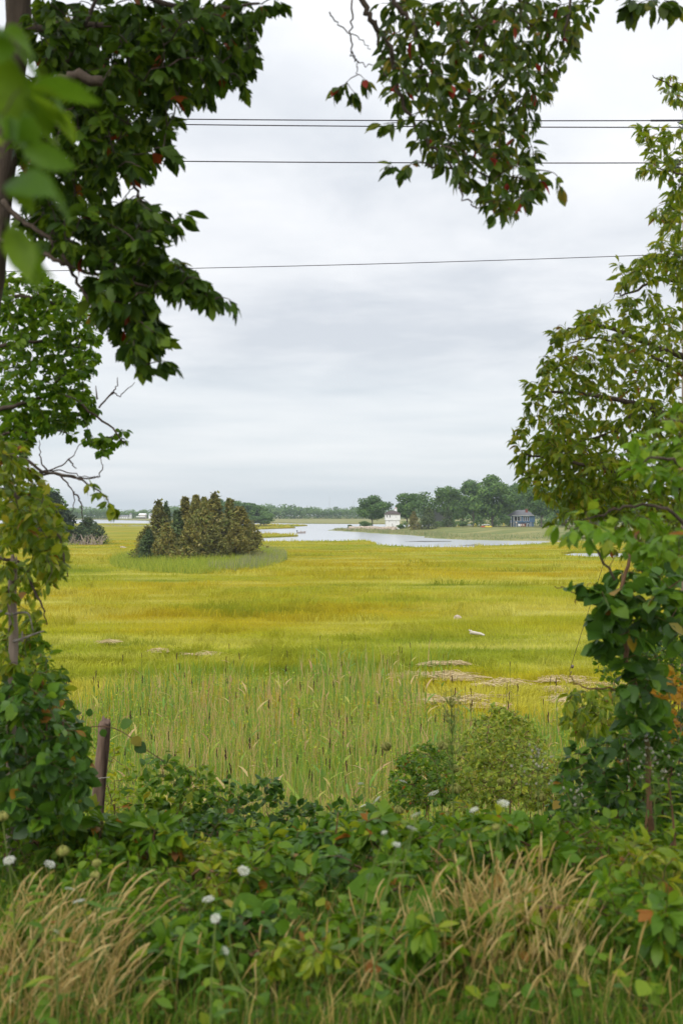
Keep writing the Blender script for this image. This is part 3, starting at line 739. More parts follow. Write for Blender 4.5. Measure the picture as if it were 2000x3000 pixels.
def white_house():
    d = 424; fr = Frame(d); x0, x1 = fr.x(1128.3), fr.x(1172); ze, zb_, zg = fr.z(1506.8), fr.z(1523.4), fr.z(1540.5)
    zg = min(zg, up1((x0 + x1) / 2, d) - .1)
    r = empty('white_house', ((x0 + x1) / 2, d + 4, zg), 'white two-storey house with brown hip roof and cupola on the point', 'house', 'houses on the wooded point')
    boxpart('wall', M_whitesid, r, x0, x1, d, d + 8, zb_ + .15, ze); boxpart('wall', M_whitesid, r, x0 + .25, x1 - .25, d + .2, d + 7.8, zg, zb_ - .05)
    boxpart('belt_course', M_trim, r, x0 - .06, x1 + .06, d - .06, d + 8.06, zb_ - .05, zb_ + .15)
    rf = hip_roof(r, M_roofb, x0, x1, d, d + 8, ze + .17, fr.z(1495.3), 2.6)
    cx0, cx1 = fr.x(1156), fr.x(1163.5); cz = fr.z(1497); yc = d + 4
    c = boxpart('cupola', M_trim, None, cx0, cx1, yc - .55, yc + .55, cz - .5, fr.z(1490)); c.parent = rf; c.location = (0, 0, 0)
    c2 = hip_roof(None, plain('cupola roof', G(.45,.33,.31)), cx0, cx1, yc - .5, yc + .5, fr.z(1490) + .17, fr.z(1486), .55, .12, 'cupola_roof'); c2.parent = rf; c2.location = (0, 0, 0)
    for a in (824.5, 876.5): window(r, fr, 1000 + a * .1594, 1000 + (a + 24) * .1594, 1508.3, 1516.4, d - .04)
    window(r, fr, 1157.8, 1160, 1512, 1516.4, d - .04)
    window(r, fr, 1138.6, 1141.2, 1525.5, 1530, d + .16); window(r, fr, 1159.4, 1161.6, 1525.7, 1531, d + .16)
    dr = boxpart('door', M_trim, r, fr.x(1138), fr.x(1142), d + .12, d + .2, zg + .1, fr.z(1531))
    boxpart('post', M_twig, r, fr.x(1148), fr.x(1149), d - .5, d - .3, zg, fr.z(1533.5))
white_house()
def Q(zx, zy): return 1440 + zx * .1276, 1470 + zy * .1276
def blue_house():
    d = 416; fr = Frame(d); X = lambda zx: fr.x(Q(zx, 0)[0]); Zq = lambda zy: fr.z(Q(0, zy)[1])
    x0, x1 = X(500), X(985); ze, zm, zg = Zq(322), Zq(470), Zq(592); zg = min(zg, up1((x0 + x1) / 2, d) - .1)
    r = empty('blue_house', ((x0 + x1) / 2, d + 4, zg), 'blue two-storey house with grey hip roof and brick chimney', 'house', 'houses on the wooded point')
    boxpart('wall', M_blue, r, x0, x1, d, d + 9, zm, ze); boxpart('wall', plain('light blue siding', G(.16,.26,.38)), r, x0 + .5, x1 - .3, d + .5, d + 8.5, zg, zm)
    boxpart('deck', M_blue, r, X(410), x0 - .02, d + 1, d + 8, zm - .1, zm + .15)
    boxpart('railing', M_blue, r, X(410), x0 - .02, d + .95, d + 1.05, zm + .16, zm + .9)
    for a in (435, 497): boxpart('post', M_trim, r, X(a) - .12, X(a) + .12, d - .3, d - .06, zg, Zq(330))
    boxpart('post', M_trim, r, X(888) - .09, X(888) + .09, d - .3, d - .06, zg, zm)
    rf = hip_roof(r, M_roofg, X(455), x1, d, d + 9, ze + .2, Zq(188), 3.4, .5)
    boxpart('eave_board', M_trim, r, X(455), x1 + .45, d - .56, d - .51, ze + .02, ze + .24)
    hip_roof(r, M_roofg, X(430), X(560), d + 2, d + 7, ze + .2, Zq(225), .8, .1, 'porch_roof')
    c = boxpart('chimney', M_brick, None, X(793), X(845), d + 2.2, d + 3.0, Zq(262), Zq(172)); c.parent = rf; c.location = (0, 0, 0)
    c = boxpart('chimney_cap', M_brick, None, X(788), X(850), d + 2.1, d + 3.1, Zq(172), Zq(164)); c.parent = rf; c.location = (0, 0, 0)
    W = lambda a, b, c_, e, yw, co, ro: window(r, fr, Q(a, 0)[0], Q(b, 0)[0], Q(0, c_)[1], Q(0, e)[1], yw, co, ro)
    W(512, 582, 337, 442, d - .04, 1, 1); W(584, 645, 337, 442, d - .04, 1, 1); W(647, 676, 337, 442, d - .04, 1, 2)
    for a in (716, 765, 816): W(a, a + 37, 337, 444, d - .04, 1, 2)
    W(558, 596, 482, 552, d + .46, 1, 2); W(762, 800, 482, 558, d + .46, 1, 2)
    dr = boxpart('door', M_trim, r, X(808), X(856), d + .4, d + .48, zg + .05, Zq(496)); p = boxpart('door_glass', M_glass, None, X(820), X(846), d + .36, d + .4, zg + .3, Zq(508)); p.parent = dr; p.location = (0, 0, 0)
    f = empty('board_fence', (X(705), d - 1.2, zg), 'red-brown board fence against the front of the blue house', 'fence')
    n = 6
    for i in range(n):
        a = X(650) + (X(760) - X(650)) * i / n; b = X(650) + (X(760) - X(650)) * (i + 1) / n
        boxpart('board', M_fence, f, a + .01, b - .01, d - 1.23 - .02 * (i % 2), d - 1.17, zg - .1, Zq(503) + .03 * (i % 3))
    for i, (zx, lab, m_) in enumerate([(595, 'pale garden chair left of the red-brown fence', M_whitesid), (640, 'tan garden chair in front of the red-brown fence', M_drift), (695, 'orange-tan garden chair before the red-brown fence', M_rock)]):
        cx, cy = X(zx), d - 3.2; g0 = up1(cx, cy) - .03
        ch = empty('garden_chair', (cx, cy, g0), lab, 'chair', 'garden chairs by the blue house')
        boxpart('seat', m_, ch, cx - .35, cx + .35, cy - .35, cy + .35, g0 + .40, g0 + .48)
        MB().raw([(cx-.35,cy+.30,g0+.46),(cx+.35,cy+.30,g0+.46),(cx+.35,cy+.6,g0+1.15),(cx-.35,cy+.6,g0+1.15),(cx-.35,cy+.37,g0+.46),(cx+.35,cy+.37,g0+.46),(cx+.35,cy+.67,g0+1.15),(cx-.35,cy+.67,g0+1.15)], None, [(0,1,2,3),(7,6,5,4),(0,4,5,1),(1,5,6,2),(2,6,7,3),(3,7,4,0)]).build('backrest', m_, ch, False)
        for sx in (-.3, .3):
            for sy in (-.3, .3): boxpart('leg', m_, ch, cx + sx - .04, cx + sx + .04, cy + sy - .04, cy + sy + .04, g0, g0 + .4)
blue_house()
def grey_house():
    d = 450; fr = Frame(d); x0, x1 = fr.x(1268), fr.x(1322); zg = up1(fr.x(1290), d) - .1; ze = fr.z(1499)
    r = empty('grey_house', ((x0 + x1) / 2, d + 4, zg), 'grey house mostly hidden among the trees of the point', 'house', 'houses on the wooded point')
    boxpart('wall', M_greysid, r, x0, x1, d, d + 8, zg, ze); hip_roof(r, M_roofg, x0, x1, d, d + 8, ze + .17, fr.z(1488), 2.5, .3)
    window(r, fr, 1296, 1300, 1506, 1513, d - .04); window(r, fr, 1310, 1314, 1506, 1513, d - .04)
grey_house()
def far_house(px0, px1, y0, yr, label, wall, roof, d=1066, gable=True):
    fr = Frame(d); x0, x1, zt, zr, zg = fr.x(px0), fr.x(px1), fr.z(y0), fr.z(yr), .85; ym = d + 4
    r = empty('shore_house', ((x0 + x1) / 2, ym, zg), label, 'house', 'houses along the far shore')
    boxpart('wall', wall, r, x0, x1, d, d + 8, zg, zt)
    hip_roof(r, roof, x0, x1, d, d + 8, zt + .2, zr, 0.4 if gable else 2.0, .4)
    n = max(1, int((px1 - px0) / 5))
    for i in range(n):
        a = px0 + (px1 - px0) * (i + .3) / n; b = px0 + (px1 - px0) * (i + .7) / n
        window(r, fr, a, b, y0 + 2, y0 + 5.5, d - .04, 1, 1)
    return r, fr
far_house(320, 333, 1508.5, 1503.5, 'grey gabled house on the far shore, leftmost of the row', M_greysid, M_roofg)
far_house(342, 351, 1514, 1510.5, 'low white cottage on the far shore beside the long house', M_trim, M_roofg)
far_house(353, 377, 1513.5, 1509.2, 'long low white house on the far shore with grey roof', M_whitesid, M_roofg)
far_house(380, 383, 1507.5, 1503, 'narrow white tower house on the far shore', M_trim, M_roofg)
hw, fr_ = far_house(407, 426.5, 1508, 1504, 'large pale house with a white deck on the far shore', M_drift, M_whitesid)
boxpart('deck', M_trim, hw, fr_.x(401), fr_.x(426.5), 1063, 1065.8, fr_.z(1515), fr_.z(1512.4))
far_house(436, 444, 1507.5, 1503.5, 'white house on the far shore just left of the cedar grove', M_trim, M_greysid)

# stone seawall, boat, kayaks and other small far things
def rock_mesh(seed):
    g = np.random.default_rng(seed); bm = []
    V = []; 
    for i in range(5):
        for j in range(7):
            ph = math.pi * (i + .5) / 5; th = 2 * math.pi * j / 7; r_ = g.uniform(.75, 1.1)
            V.append((r_ * math.sin(ph) * math.cos(th), r_ * math.sin(ph) * math.sin(th), r_ * math.cos(ph) * .8))
    V += [(0, 0, .8), (0, 0, -.8)]
    f4 = [(i * 7 + j, i * 7 + 7 + j, i * 7 + 7 + (j + 1) % 7, i * 7 + (j + 1) % 7) for i in range(4) for j in range(7)]
    f3 = [(35, j, (j + 1) % 7) for j in range(7)] + [(36, 28 + (j + 1) % 7, 28 + j) for j in range(7)]
    me = mesh_np('stone', V, [f3, f4], smooth=False); me.materials.append(M_rock); return me
ROCKS = [rock_mesh(i) for i in range(4)]
sw = empty('stone_seawall', (10, 414, .5), 'tumbled pale stone seawall along the tip of the point', 'seawall')
for i in range(110):
    px = rng.uniform(1021, 1160); d = 413 + rng.uniform(-3, 3); t = rng.random()
    p = PT(px, 1552.3 - 6.5 * t + (px < 1045) * 1.5, d + t * 3)
    o = bpy.data.objects.new('stone', ROCKS[i % 4]); COL.objects.link(o); o.parent = sw; o.location = p - np.array(sw.location)
    s_ = rng.uniform(.35, .75); o.scale = (s_ * 1.2, s_, s_ * .8); o.rotation_euler = tuple(rng.uniform(0, 6, 3))
# a solid core of packed fill behind the stones
MB().tube(smooth_line([PT(1021, 1550, 417), PT(1060, 1549, 418), PT(1110, 1549, 419), PT(1162, 1550, 418)], 5), [1.0] * 16, 7, rough=.2).build('fill', M_rock, sw)
def boat():
    d = 372; c = PT(882, 1561, d); c[2] = 0.0
    r = empty('motor_boat', c, 'small open motor boat with outboard moored in the channel', 'boat'); r.rotation_euler = (0, 0, .5)
    st = [(-1.5, .62, .55), (-.8, .72, .55), (0, .74, .58), (.8, .6, .65), (1.5, .3, .78), (1.9, .03, .88)]
    V = []; 
    for x, w_, h in st:
        V += [(x, -w_, h), (x, -w_ * .75, .02), (x, 0, -.12), (x, w_ * .75, .02), (x, w_, h), (x, w_ * .88, h - .02), (x, w_ * .6, .16), (x, -w_ * .6, .16), (x, -w_ * .88, h - .02)]
    f4 = [(i * 9 + j, i * 9 + 9 + j, i * 9 + 9 + (j + 1) % 9, i * 9 + (j + 1) % 9) for i in range(5) for j in range(9)]
    b = MB().raw(V, [(0, 1, 2), (2, 3, 4)], f4 + [(0, 2, 4, 5), (0, 5, 6, 8), (8, 6, 7, 8)][:1]).build('hull', plain('boat hull', G(.42,.36,.33)), r, False, False)
    for x in (-.7, .5): MB().box((x - .15, -.6, .35), (x + .15, .6, .42)).build('seat', M_drift, r, False, False)
    m_ = MB().box((-1.85, -.17, .75), (-1.5, .17, 1.2)).build('outboard_motor', M_wire, r, False, False)
    MB().box((-1.72, -.06, -.2), (-1.58, .06, .75)).build('shaft', M_wire, m_, False, False)
    MB().box((-.3, -.2, .42), (.1, .2, 1.05)).build('console', plain('console', G(.55,.5,.46)), r, False, False)
boat()
def kayak(px, py, d, label, mat, rz):
    c = PT(px, py, d); c[2] = up1(c[0], d) + .12
    r = empty('kayak', c, label, 'kayak', 'kayaks on the lawn'); r.rotation_euler = (0, 0, rz)
    x = np.linspace(-1.6, 1.6, 9); w_ = .36 * np.sqrt(np.clip(1 - (x / 1.62) ** 2, 0, 1)) + .01
    MB().tube(np.stack([x, 0 * x, .12 * (x / 1.6) ** 2 + .1], 1), w_, 8).build('hull', mat, r, True, False)
    MB().tube([(-.35, 0, .44), (0, 0, .49), (.4, 0, .46)], [.12, .26, .1], 8).build('cockpit', M_wire, r, True, False)
kayak(1430, 1548.6, 402, 'bright yellow-green kayak lying on the lawn under the tallest oak', M_yel, .1)
kayak(1418, 1549.6, 404, 'orange-red kayak lying beside the yellow-green kayak', M_red, .25)
def a_frame(px, py, d, label):
    c = PT(px, py, d); c[2] = up1(c[0], d) - .05
    r = empty('garden_trellis', c, label, 'trellis', 'yellow garden trellises on the lawn')
    for sx in (-1, 1):
        MB().tube([(sx * .5, 0, 0), (sx * .08, 0, 1.7)], .07, 5).build('leg', M_yel, r, True, False)
    MB().tube([(-.35, 0, .55), (.35, 0, .55)], .05, 5).build('crossbar', M_yel, r, True, False)
a_frame(1341, 1549, 404, 'yellow garden trellis under the rounded oak, leftmost of three')
a_frame(1391, 1549, 404, 'yellow garden trellis under the broad green oak, middle of three')
a_frame(1474.5, 1545, 408, 'yellow garden trellis nearest the blue house')
c = PT(1511, 1552, 396); c[2] = up1(c[0], 396) - .1
p = empty('bird_box_post', c, 'pale post with a small box before the blue house', 'post')
MB().tube([(0, 0, 0), (0, 0, 1.9)], .08, 6).build('post', M_drift, p, True, False); MB().box((-.3, -.25, 1.9), (.3, .25, 2.4)).build('box', M_drift, p, False, False)
# water tower and masts beyond the far wood
tw = empty('water_tower', PT(636.5, 1500, 1450), 'pale blue water tower showing above the cape wood', 'tower'); tw.location.z = .9
zt0, zt1 = EYE + 33 / F * 1450, EYE + 41 / F * 1450; M_tank = plain('tank paint', G(.62,.70,.76))
MB().tube([(0, 0, zt0 - 3 - .9), (0, 0, zt0 - 1.2), (0, 0, zt1 - 1.9), (0, 0, zt1 - .9)], [2.0, 3.4, 3.4, .8], 16).build('tank', M_tank, tw, True, False)
MB().tube([(0, 0, -.5), (0, 0, zt0 - 3)], 1.2, 10).build('column', M_tank, tw, True, False)
for px, yt, lab in ((965, 1455, 'taller thin radio mast above the far wood'), (1035.5, 1467, 'shorter thin radio mast above the far wood')):
    b = PT(px, 1500, 1350); b[2] = .9; h = EYE + (HZ - yt) / F * 1350 - .9
    r = empty('radio_mast', b, lab, 'mast', 'radio masts'); MB().tube([(0, 0, 0), (0, 0, h)], [.28, .16], 4).build('mast', plain('mast steel', G(.42,.42,.45)), r, True, False)
    for q in range(4): MB().box((-.5, -.06, h * (.3 + .2 * q)), (.5, .06, h * (.3 + .2 * q) + .15)).build('cross_arm', M_greysid, r, False, False)

# ------------------------------------------------------------------ far woods (one mass each) and the cape
def woods(name, label, x0, x1, d, hbase, n, seed, zb=.9):
    g = np.random.default_rng(seed); mb = MB()
    for i in range(n):
        x = x0 + (x1 - x0) * (i + g.uniform(-.4, .4)) / n; row = i % 3; y = d + row * 9 + g.uniform(-4, 4)
        h = hbase * g.uniform(.8, 1.08) * (1 + .08 * row) * (1 + .14 * math.sin(x * .021 + seed) + .06 * math.sin(x * .09)); 
        if g.random() < .05: h *= 1.22
        r_ = h * g.uniform(.30, .45); m = 180
        q = g.normal(0, 1, (m, 3)); q /= np.linalg.norm(q, axis=1)[:, None]; q[:, 1] = -np.abs(q[:, 1]) * (1 if row < 2 else .5)
        li = g.integers(0, 5, m); off = g.normal(0, .35, (5, 3)) * r_ * np.array([1, .5, .8])
        P = np.array([x, y, zb + h - r_ * .95]) + off[li] + q * np.array([r_ * .72, r_ * .72, r_ * .62]); P[:, 2] = np.minimum(P[:, 2], zb + h)
        k = m // 3; P[:k, 2] = zb + g.random(k) * h * .62; P[:k, 0] = x + g.normal(0, r_ * .55, k); P[:k, 1] = y - g.random(k) * 3
        cards(P, q + np.array([0, -.2, .4]), g.uniform(.6, 1.3, m) * h * .075, np.array([0, 0, 1.]), np.clip(g.random() * .45 + g.random(m) * .55, 0, 1), mb)
    me = mesh_np(name, np.vstack(mb.V), [np.vstack(mb.f3)], np.concatenate(mb.var), False)
    return tag(link(name, me, M_decid), label, 'woods', kind='stuff')
woods('far_woods', 'long hazy wood along the far shore beyond the bay', -190, 470, 1062, 12.0, 330, 4)
woods('far_woods', 'hazy wood behind the houses of the far left shore', -560, -170, 1082, 11.0, 230, 9)
woods('point_woods', 'wood standing behind the houses and oaks of the point', 52, 330, 486, 11.5, 70, 21, 1.4)
woods('point_undergrowth', 'leafy undergrowth at the feet of the oaks on the point', 27, 135, 424, 4.2, 44, 23, 1.3)
def shore_reeds():
    P = pt_poly[:11]; q = []
    for a, b in zip(P[:-1], P[1:]):
        k = int(np.linalg.norm(b - a) * 26); t = rng.random(k)[:, None]; q.append(a + (b - a) * t + np.stack([rng.normal(0, 2, k), rng.random(k) ** 1.5 * 34], 1))
    q = np.vstack(q); s_ = sdf(q[:, 0], q[:, 1], pt_poly); q = q[(s_ > .4) & (np.abs(q[:, 0] / q[:, 1]) < .4)]; m = len(q); z = upz(q[:, 0], q[:, 1])
    V, fs, va = blades(np.column_stack([q, z - .1]), rng.uniform(.35, 1.0, m) + .7 * sst(vnoise(q[:, 0], q[:, 1], .06, 44), .5, .75), rng.uniform(.14, .32, m), rng.normal(0, .2, (m, 2)), rng.random(m))
    tag(link('shore_reeds', mesh_np('shore_reeds', V, fs, va, False), M_reedisl), 'tan and green reeds along the shore of the wooded point', 'reeds', kind='stuff')
shore_reeds()
CAPE = [(575, 1474, .92), (606, 1466, .9), (640, 1462, 1), (668, 1464, .95), (694, 1468, 1), (718, 1473, .9), (741, 1475, 1), (763, 1481, .95), (780, 1497, .8)]
for i, (px, yt, s_) in enumerate(CAPE):
    px_tree('cape_tree', 'rounded green tree on the cape behind the cedar grove, %s from the left' % ORD[i], 'tree', DEC[(0, 4, 3, 1, 4)[i % 5]], px - 27, px + 27, yt, 1540, 545 + (i * 7 % 5) * 4, i * 1.7, 'trees on the low cape', .84, 0, z=.3)
for i in range(7):
    px = 600 + i * 29; px_tree('cape_shrub', 'leafy tree at the foot of the cape wood, %s from the left' % ORD[i], 'tree', DEC[(3, 0, 4)[i % 3]], px - 22, px + 22, 1505 + (i * 5 % 9), 1541, 532 + i % 3, i * 2.1, 'low trees at the foot of the cape', .84, 0, z=.3)

# ------------------------------------------------------------------ cedar island in the marsh
mound = [GP(a, b, .45) for a, b in [(320,1655),(330,1640),(400,1625),(600,1612),(760,1612),(835,1622),(845,1640),(800,1658),(700,1675),(560,1682),(420,1674),(340,1664)]]
def isl(X, Y):
    s = sdf(X, Y, np.array([m[:2] for m in mound])); return .1 + .75 * sst(s, -1.5, 9)
mx_, my_ = np.array(mound)[:, 0], np.array(mound)[:, 1]
grid_mesh('island_ground', np.linspace(mx_.min() - 3, mx_.max() + 3, 50), np.linspace(my_.min() - 3, my_.max() + 3, 50), isl, surf_mat('island soil', G(.20,.25,.035), G(.33,.35,.06), .5, .95))
def island_herbs():
    n = 42000; x = rng.uniform(mx_.min(), mx_.max(), n); y = rng.uniform(my_.min(), my_.max(), n)
    s = sdf(x, y, np.array([m[:2] for m in mound])); k = s > .2; x, y, s = x[k], y[k], s[k]; z = .1 + .75 * sst(s, -1.5, 9)
    px = 1000 + x / y * F; reed = (vnoise(x, y, .12, 2) + (px - 600) / 260 > .98) & (rng.random(len(x)) < .6)
    ok = ~reed; m = ok.sum()
    V, fs, va = blades(np.stack([x[ok], y[ok], z[ok] - .05], 1), rng.uniform(.6, 1.6, m), rng.uniform(.10, .22, m), rng.normal(0, .35, (m, 2)), rng.random(m))
    tag(link('island_herbs', mesh_np('island_herbs', V, fs, va, False), M_herb), 'bright yellow-green herbs around the cedar island', 'herbs', kind='stuff')
    m = reed.sum()
    V, fs, va = blades(np.stack([x[reed], y[reed], z[reed] - .05], 1), rng.uniform(.9, 2.1, m), rng.uniform(.05, .11, m), rng.normal(0, .10, (m, 2)), rng.random(m))
    tag(link('island_reeds', mesh_np('island_reeds', V, fs, va, False), M_reedisl), 'pale grey-green reeds along the right side of the cedar island', 'reeds', kind='stuff')
island_herbs()
def isz(x, y): return float(isl(np.array([[x]]), np.array([[y]]))[0, 0])
# (x0, x1, top, base row, mesh, colour, label) on the photograph, standing 146-165 m out
GROVE = [
 (436, 492, 1472, 1632, 2, 0, 'tall narrow cedar with bare gaps, leftmost spire of the island grove'),
 (472, 502, 1477, 1630, 2, 1, 'thin dark spire cedar, second from the left of the island grove'),
 (500, 585, 1462, 1634, 0, 0, 'feathery brown-olive cedar with twiggy top, left of centre of the grove'),
 (535, 615, 1456, 1640, 1, 0, 'tallest central cedar of the island grove with grey twig tip'),
 (560, 640, 1462, 1648, 1, 0, 'green-olive cedar in front of the central cedar'),
 (596, 662, 1450, 1634, 2, 0, 'cedar with a sparse pale top beside the water tower'),
 (630, 716, 1466, 1640, 0, 0, 'dense olive cedar right of centre of the grove'),
 (655, 752, 1490, 1636, 3, 0, 'broad brown cedar at the right end of the grove'),
 (395, 470, 1548, 1644, 3, 0, 'low rusty cedar bush at the left end of the grove'),
 (410, 462, 1556, 1648, 1, 1, 'blue-green young cedar at the left front of the grove'),
 (458, 520, 1538, 1650, 3, 0, 'rounded olive cedar, second in the front row of the grove'),
 (515, 590, 1530, 1654, 1, 0, 'bushy front cedar below the tallest cedar'),
 (584, 662, 1545, 1650, 3, 0, 'wide yellow-olive cedar at the front centre of the grove'),
 (655, 730, 1540, 1644, 3, 0, 'dark cedar bush at the right front of the grove'),
 (700, 752, 1560, 1640, 1, 0, 'small dark cedar at the right tip of the grove'),
 (480, 560, 1500, 1640, 0, 1, 'deep green cedar behind the rounded olive cedar'),
]
for i, (a, b, t, q, k, gk, lab) in enumerate(GROVE):
    d = (EYE - .6) * F / (q - HZ + 2); c = PT((a + b) / 2, q, d)
    px_tree('cedar_tree', lab, 'cedar', (CEG if gk else CED)[k], a - 9, b + 9, t - 6, q, d, i * 1.37, 'cedars on the marsh island', (.36, .46, .32, .56)[k], 0, z=isz(c[0], d) - .1)
# grove at the left: dark tree, bush with dead wood, herbs
lm = [GP(a, b, .45) for a, b in [(-200,1600),(60,1604),(200,1600),(300,1592),(335,1588),(300,1580),(200,1572),(-200,1570)]]
lmx, lmy = np.array(lm)[:, 0], np.array(lm)[:, 1]
def lmz(X, Y): return .1 + .7 * sst(sdf(X, Y, np.array([m[:2] for m in lm])), -1.5, 7)
grid_mesh('hummock_ground', np.linspace(lmx.min() - 3, lmx.max() + 3, 50), np.linspace(lmy.min() - 3, lmy.max() + 3, 30), lmz, bpy.data.materials['island soil'])
n_ = 9000; hx = rng.uniform(lmx.min(), lmx.max(), n_); hy = rng.uniform(lmy.min(), lmy.max(), n_); s_ = sdf(hx, hy, np.array([m[:2] for m in lm])); k_ = s_ > .2
V, fs, va = blades(np.stack([hx[k_], hy[k_], .1 + .7 * sst(s_[k_], -1.5, 7)], 1), rng.uniform(.4, 1.1, k_.sum()), rng.uniform(.15, .35, k_.sum()), rng.normal(0, .4, (k_.sum(), 2)), rng.random(k_.sum()))
tag(link('hummock_herbs', mesh_np('hummock_herbs', V, fs, va, False), M_herb), 'green herbs in front of the dark trees at the left', 'herbs', kind='stuff')
px_tree('cedar_tree', 'big dark rounded cedar at the left behind the cherry leaves', 'cedar', with_mat(CED0[3], leaf_mat('foliage dark cedar', [(0, G(.022,.045,.022)), (.6, G(.045,.075,.032)), (1, G(.075,.105,.04))], .7, .2, .2)), 92, 222, 1442, 1592, 238, .4, 'trees on the left hummock', .56, 0, z=.5)
px_tree('oak_tree', 'green oak behind the big dark cedar at the left', 'tree', DEC[0], 20, 170, 1428, 1592, 252, 1.4, 'trees on the left hummock', .82, 0, z=.5)
px_tree('cedar_tree', 'wind-bent low cedar bush right of the big dark cedar', 'cedar', CEG[3], 205, 312, 1516, 1588, 236, 2.4, 'trees on the left hummock', .56, 0, z=.5)
px_tree('cedar_tree', 'low dark cedar between the big cedar and the wind-bent one', 'cedar', CEG[1], 160, 240, 1530, 1590, 232, 2.9, 'trees on the left hummock', .46, 0, z=.5)
db = empty('dead_brush', PT(260, 1580, 230), 'tangle of bare grey branches under the wind-bent cedar', 'brush'); db.location.z = .5
mb = MB()
for i in range(70):
    a = np.array([rng.uniform(-4.5, 3.5), rng.uniform(-2, 0), 0]); b = a + np.array([rng.normal(0, 1.2), rng.normal(0, .6), rng.uniform(.8, 2.6)])
    mb.tube(smooth_line([a, (a + b) / 2 + rng.normal(0, .25, 3), b], 3), [.07, .06, .05, .05, .04, .03, .02], 4, cap=False)
mb.build('branches', surf_mat('bleached branches', G(.34,.27,.22), G(.55,.46,.38), 2, .9), db, True, False)['kind'] = 'stuff'

# ------------------------------------------------------------------ things lying on the marsh
def rock_thing(px, py, label, sx, sy, sz):
    c = GP(px, py, .42); o = tag(link('boulder', ROCKS[1]), label, 'rock'); o.location = c; o.scale = (sx, sy, sz); o.rotation_euler = (.1, .2, .5); return o
rock_thing(1340, 1813, 'small grey rock lying in the marsh above the bleached log', .36, .3, .34)
rock_thing(363, 1604, 'pale flat stone far out on the marsh left of the cedar island', .9, .6, .25)
c = GP(1398, 1862, .5); dw = empty('driftwood_log', c, 'bleached driftwood log lying on the yellow marsh', 'log')
MB().tube(smooth_line([(-.45, 0, .22), (-.15, .02, .14), (.2, 0, .1), (.42, -.05, .02)], 4), np.linspace(.13, .05, 13), 8, rough=.15).build('log', M_drift, dw, True, False)
MB().tube([(-.4, 0, .25), (-.52, .1, .33)], [.06, .03], 6).build('stub', M_drift, dw, True, False)
WR = [(1150,1360,1972,1992,420,'long mat of dead straw across the marsh at right of centre'), (1195,1425,2036,2060,420,'broad mat of straw at the edge of the reeds'), (1600,1690,1982,2000,160,'straw heap at the foot of the guy wire'), (1590,1660,2020,2062,220,'pale straw heap just below the guy wire anchor'), (1715,1800,2000,2040,160,'straw heap half behind the right-hand shrub'),
      (305,350,1878,1886,36,'small straw patch at the far left of the marsh'), (425,470,1900,1910,46,'straw patch above the left end of the reeds'), (560,640,1912,1922,60,'straw patch above the middle of the reeds'), (1230,1350,1940,1950,110,'thin greenish straw line on the marsh'), (1410,1540,1995,2010,90,'thin straw streaks between the straw mats'), (1380,1460,2060,2075,80,'short straw mat low among the reed tips')]
for x0, x1, y0, y1, n, lab in WR:
    mb = MB(); g = np.random.default_rng(int(x0 + y0)); streaks = [(g.uniform(x0, x1), g.uniform(y0, y1), g.uniform(.06, .30) * (x1 - x0)) for _ in range(max(3, int((x1 - x0) / 16)))]
    for i in range(int(n * .8)):
        sx_, sy_, sw_ = streaks[g.integers(0, len(streaks))]
        c = GP(sx_ + g.normal(0, sw_ * .5), sy_ + g.normal(0, (y1 - y0) * .07), .50 + .16 * g.random()); a = g.normal(0, .45) + (math.pi if g.random() < .5 else 0); L_ = g.uniform(.4, 1.4)
        v = np.array([math.cos(a), math.sin(a), 0]) * L_ / 2; m = c + g.normal(0, .05, 3) + np.array([0, 0, .07])
        mb.tube([c - v, m, c + v + np.array([0, 0, g.uniform(-.06, .10)])], g.uniform(.010, .018), 3, g.random(), False)
    tag(mb.build('straw_wrack', M_straw), lab, 'straw', kind='stuff')

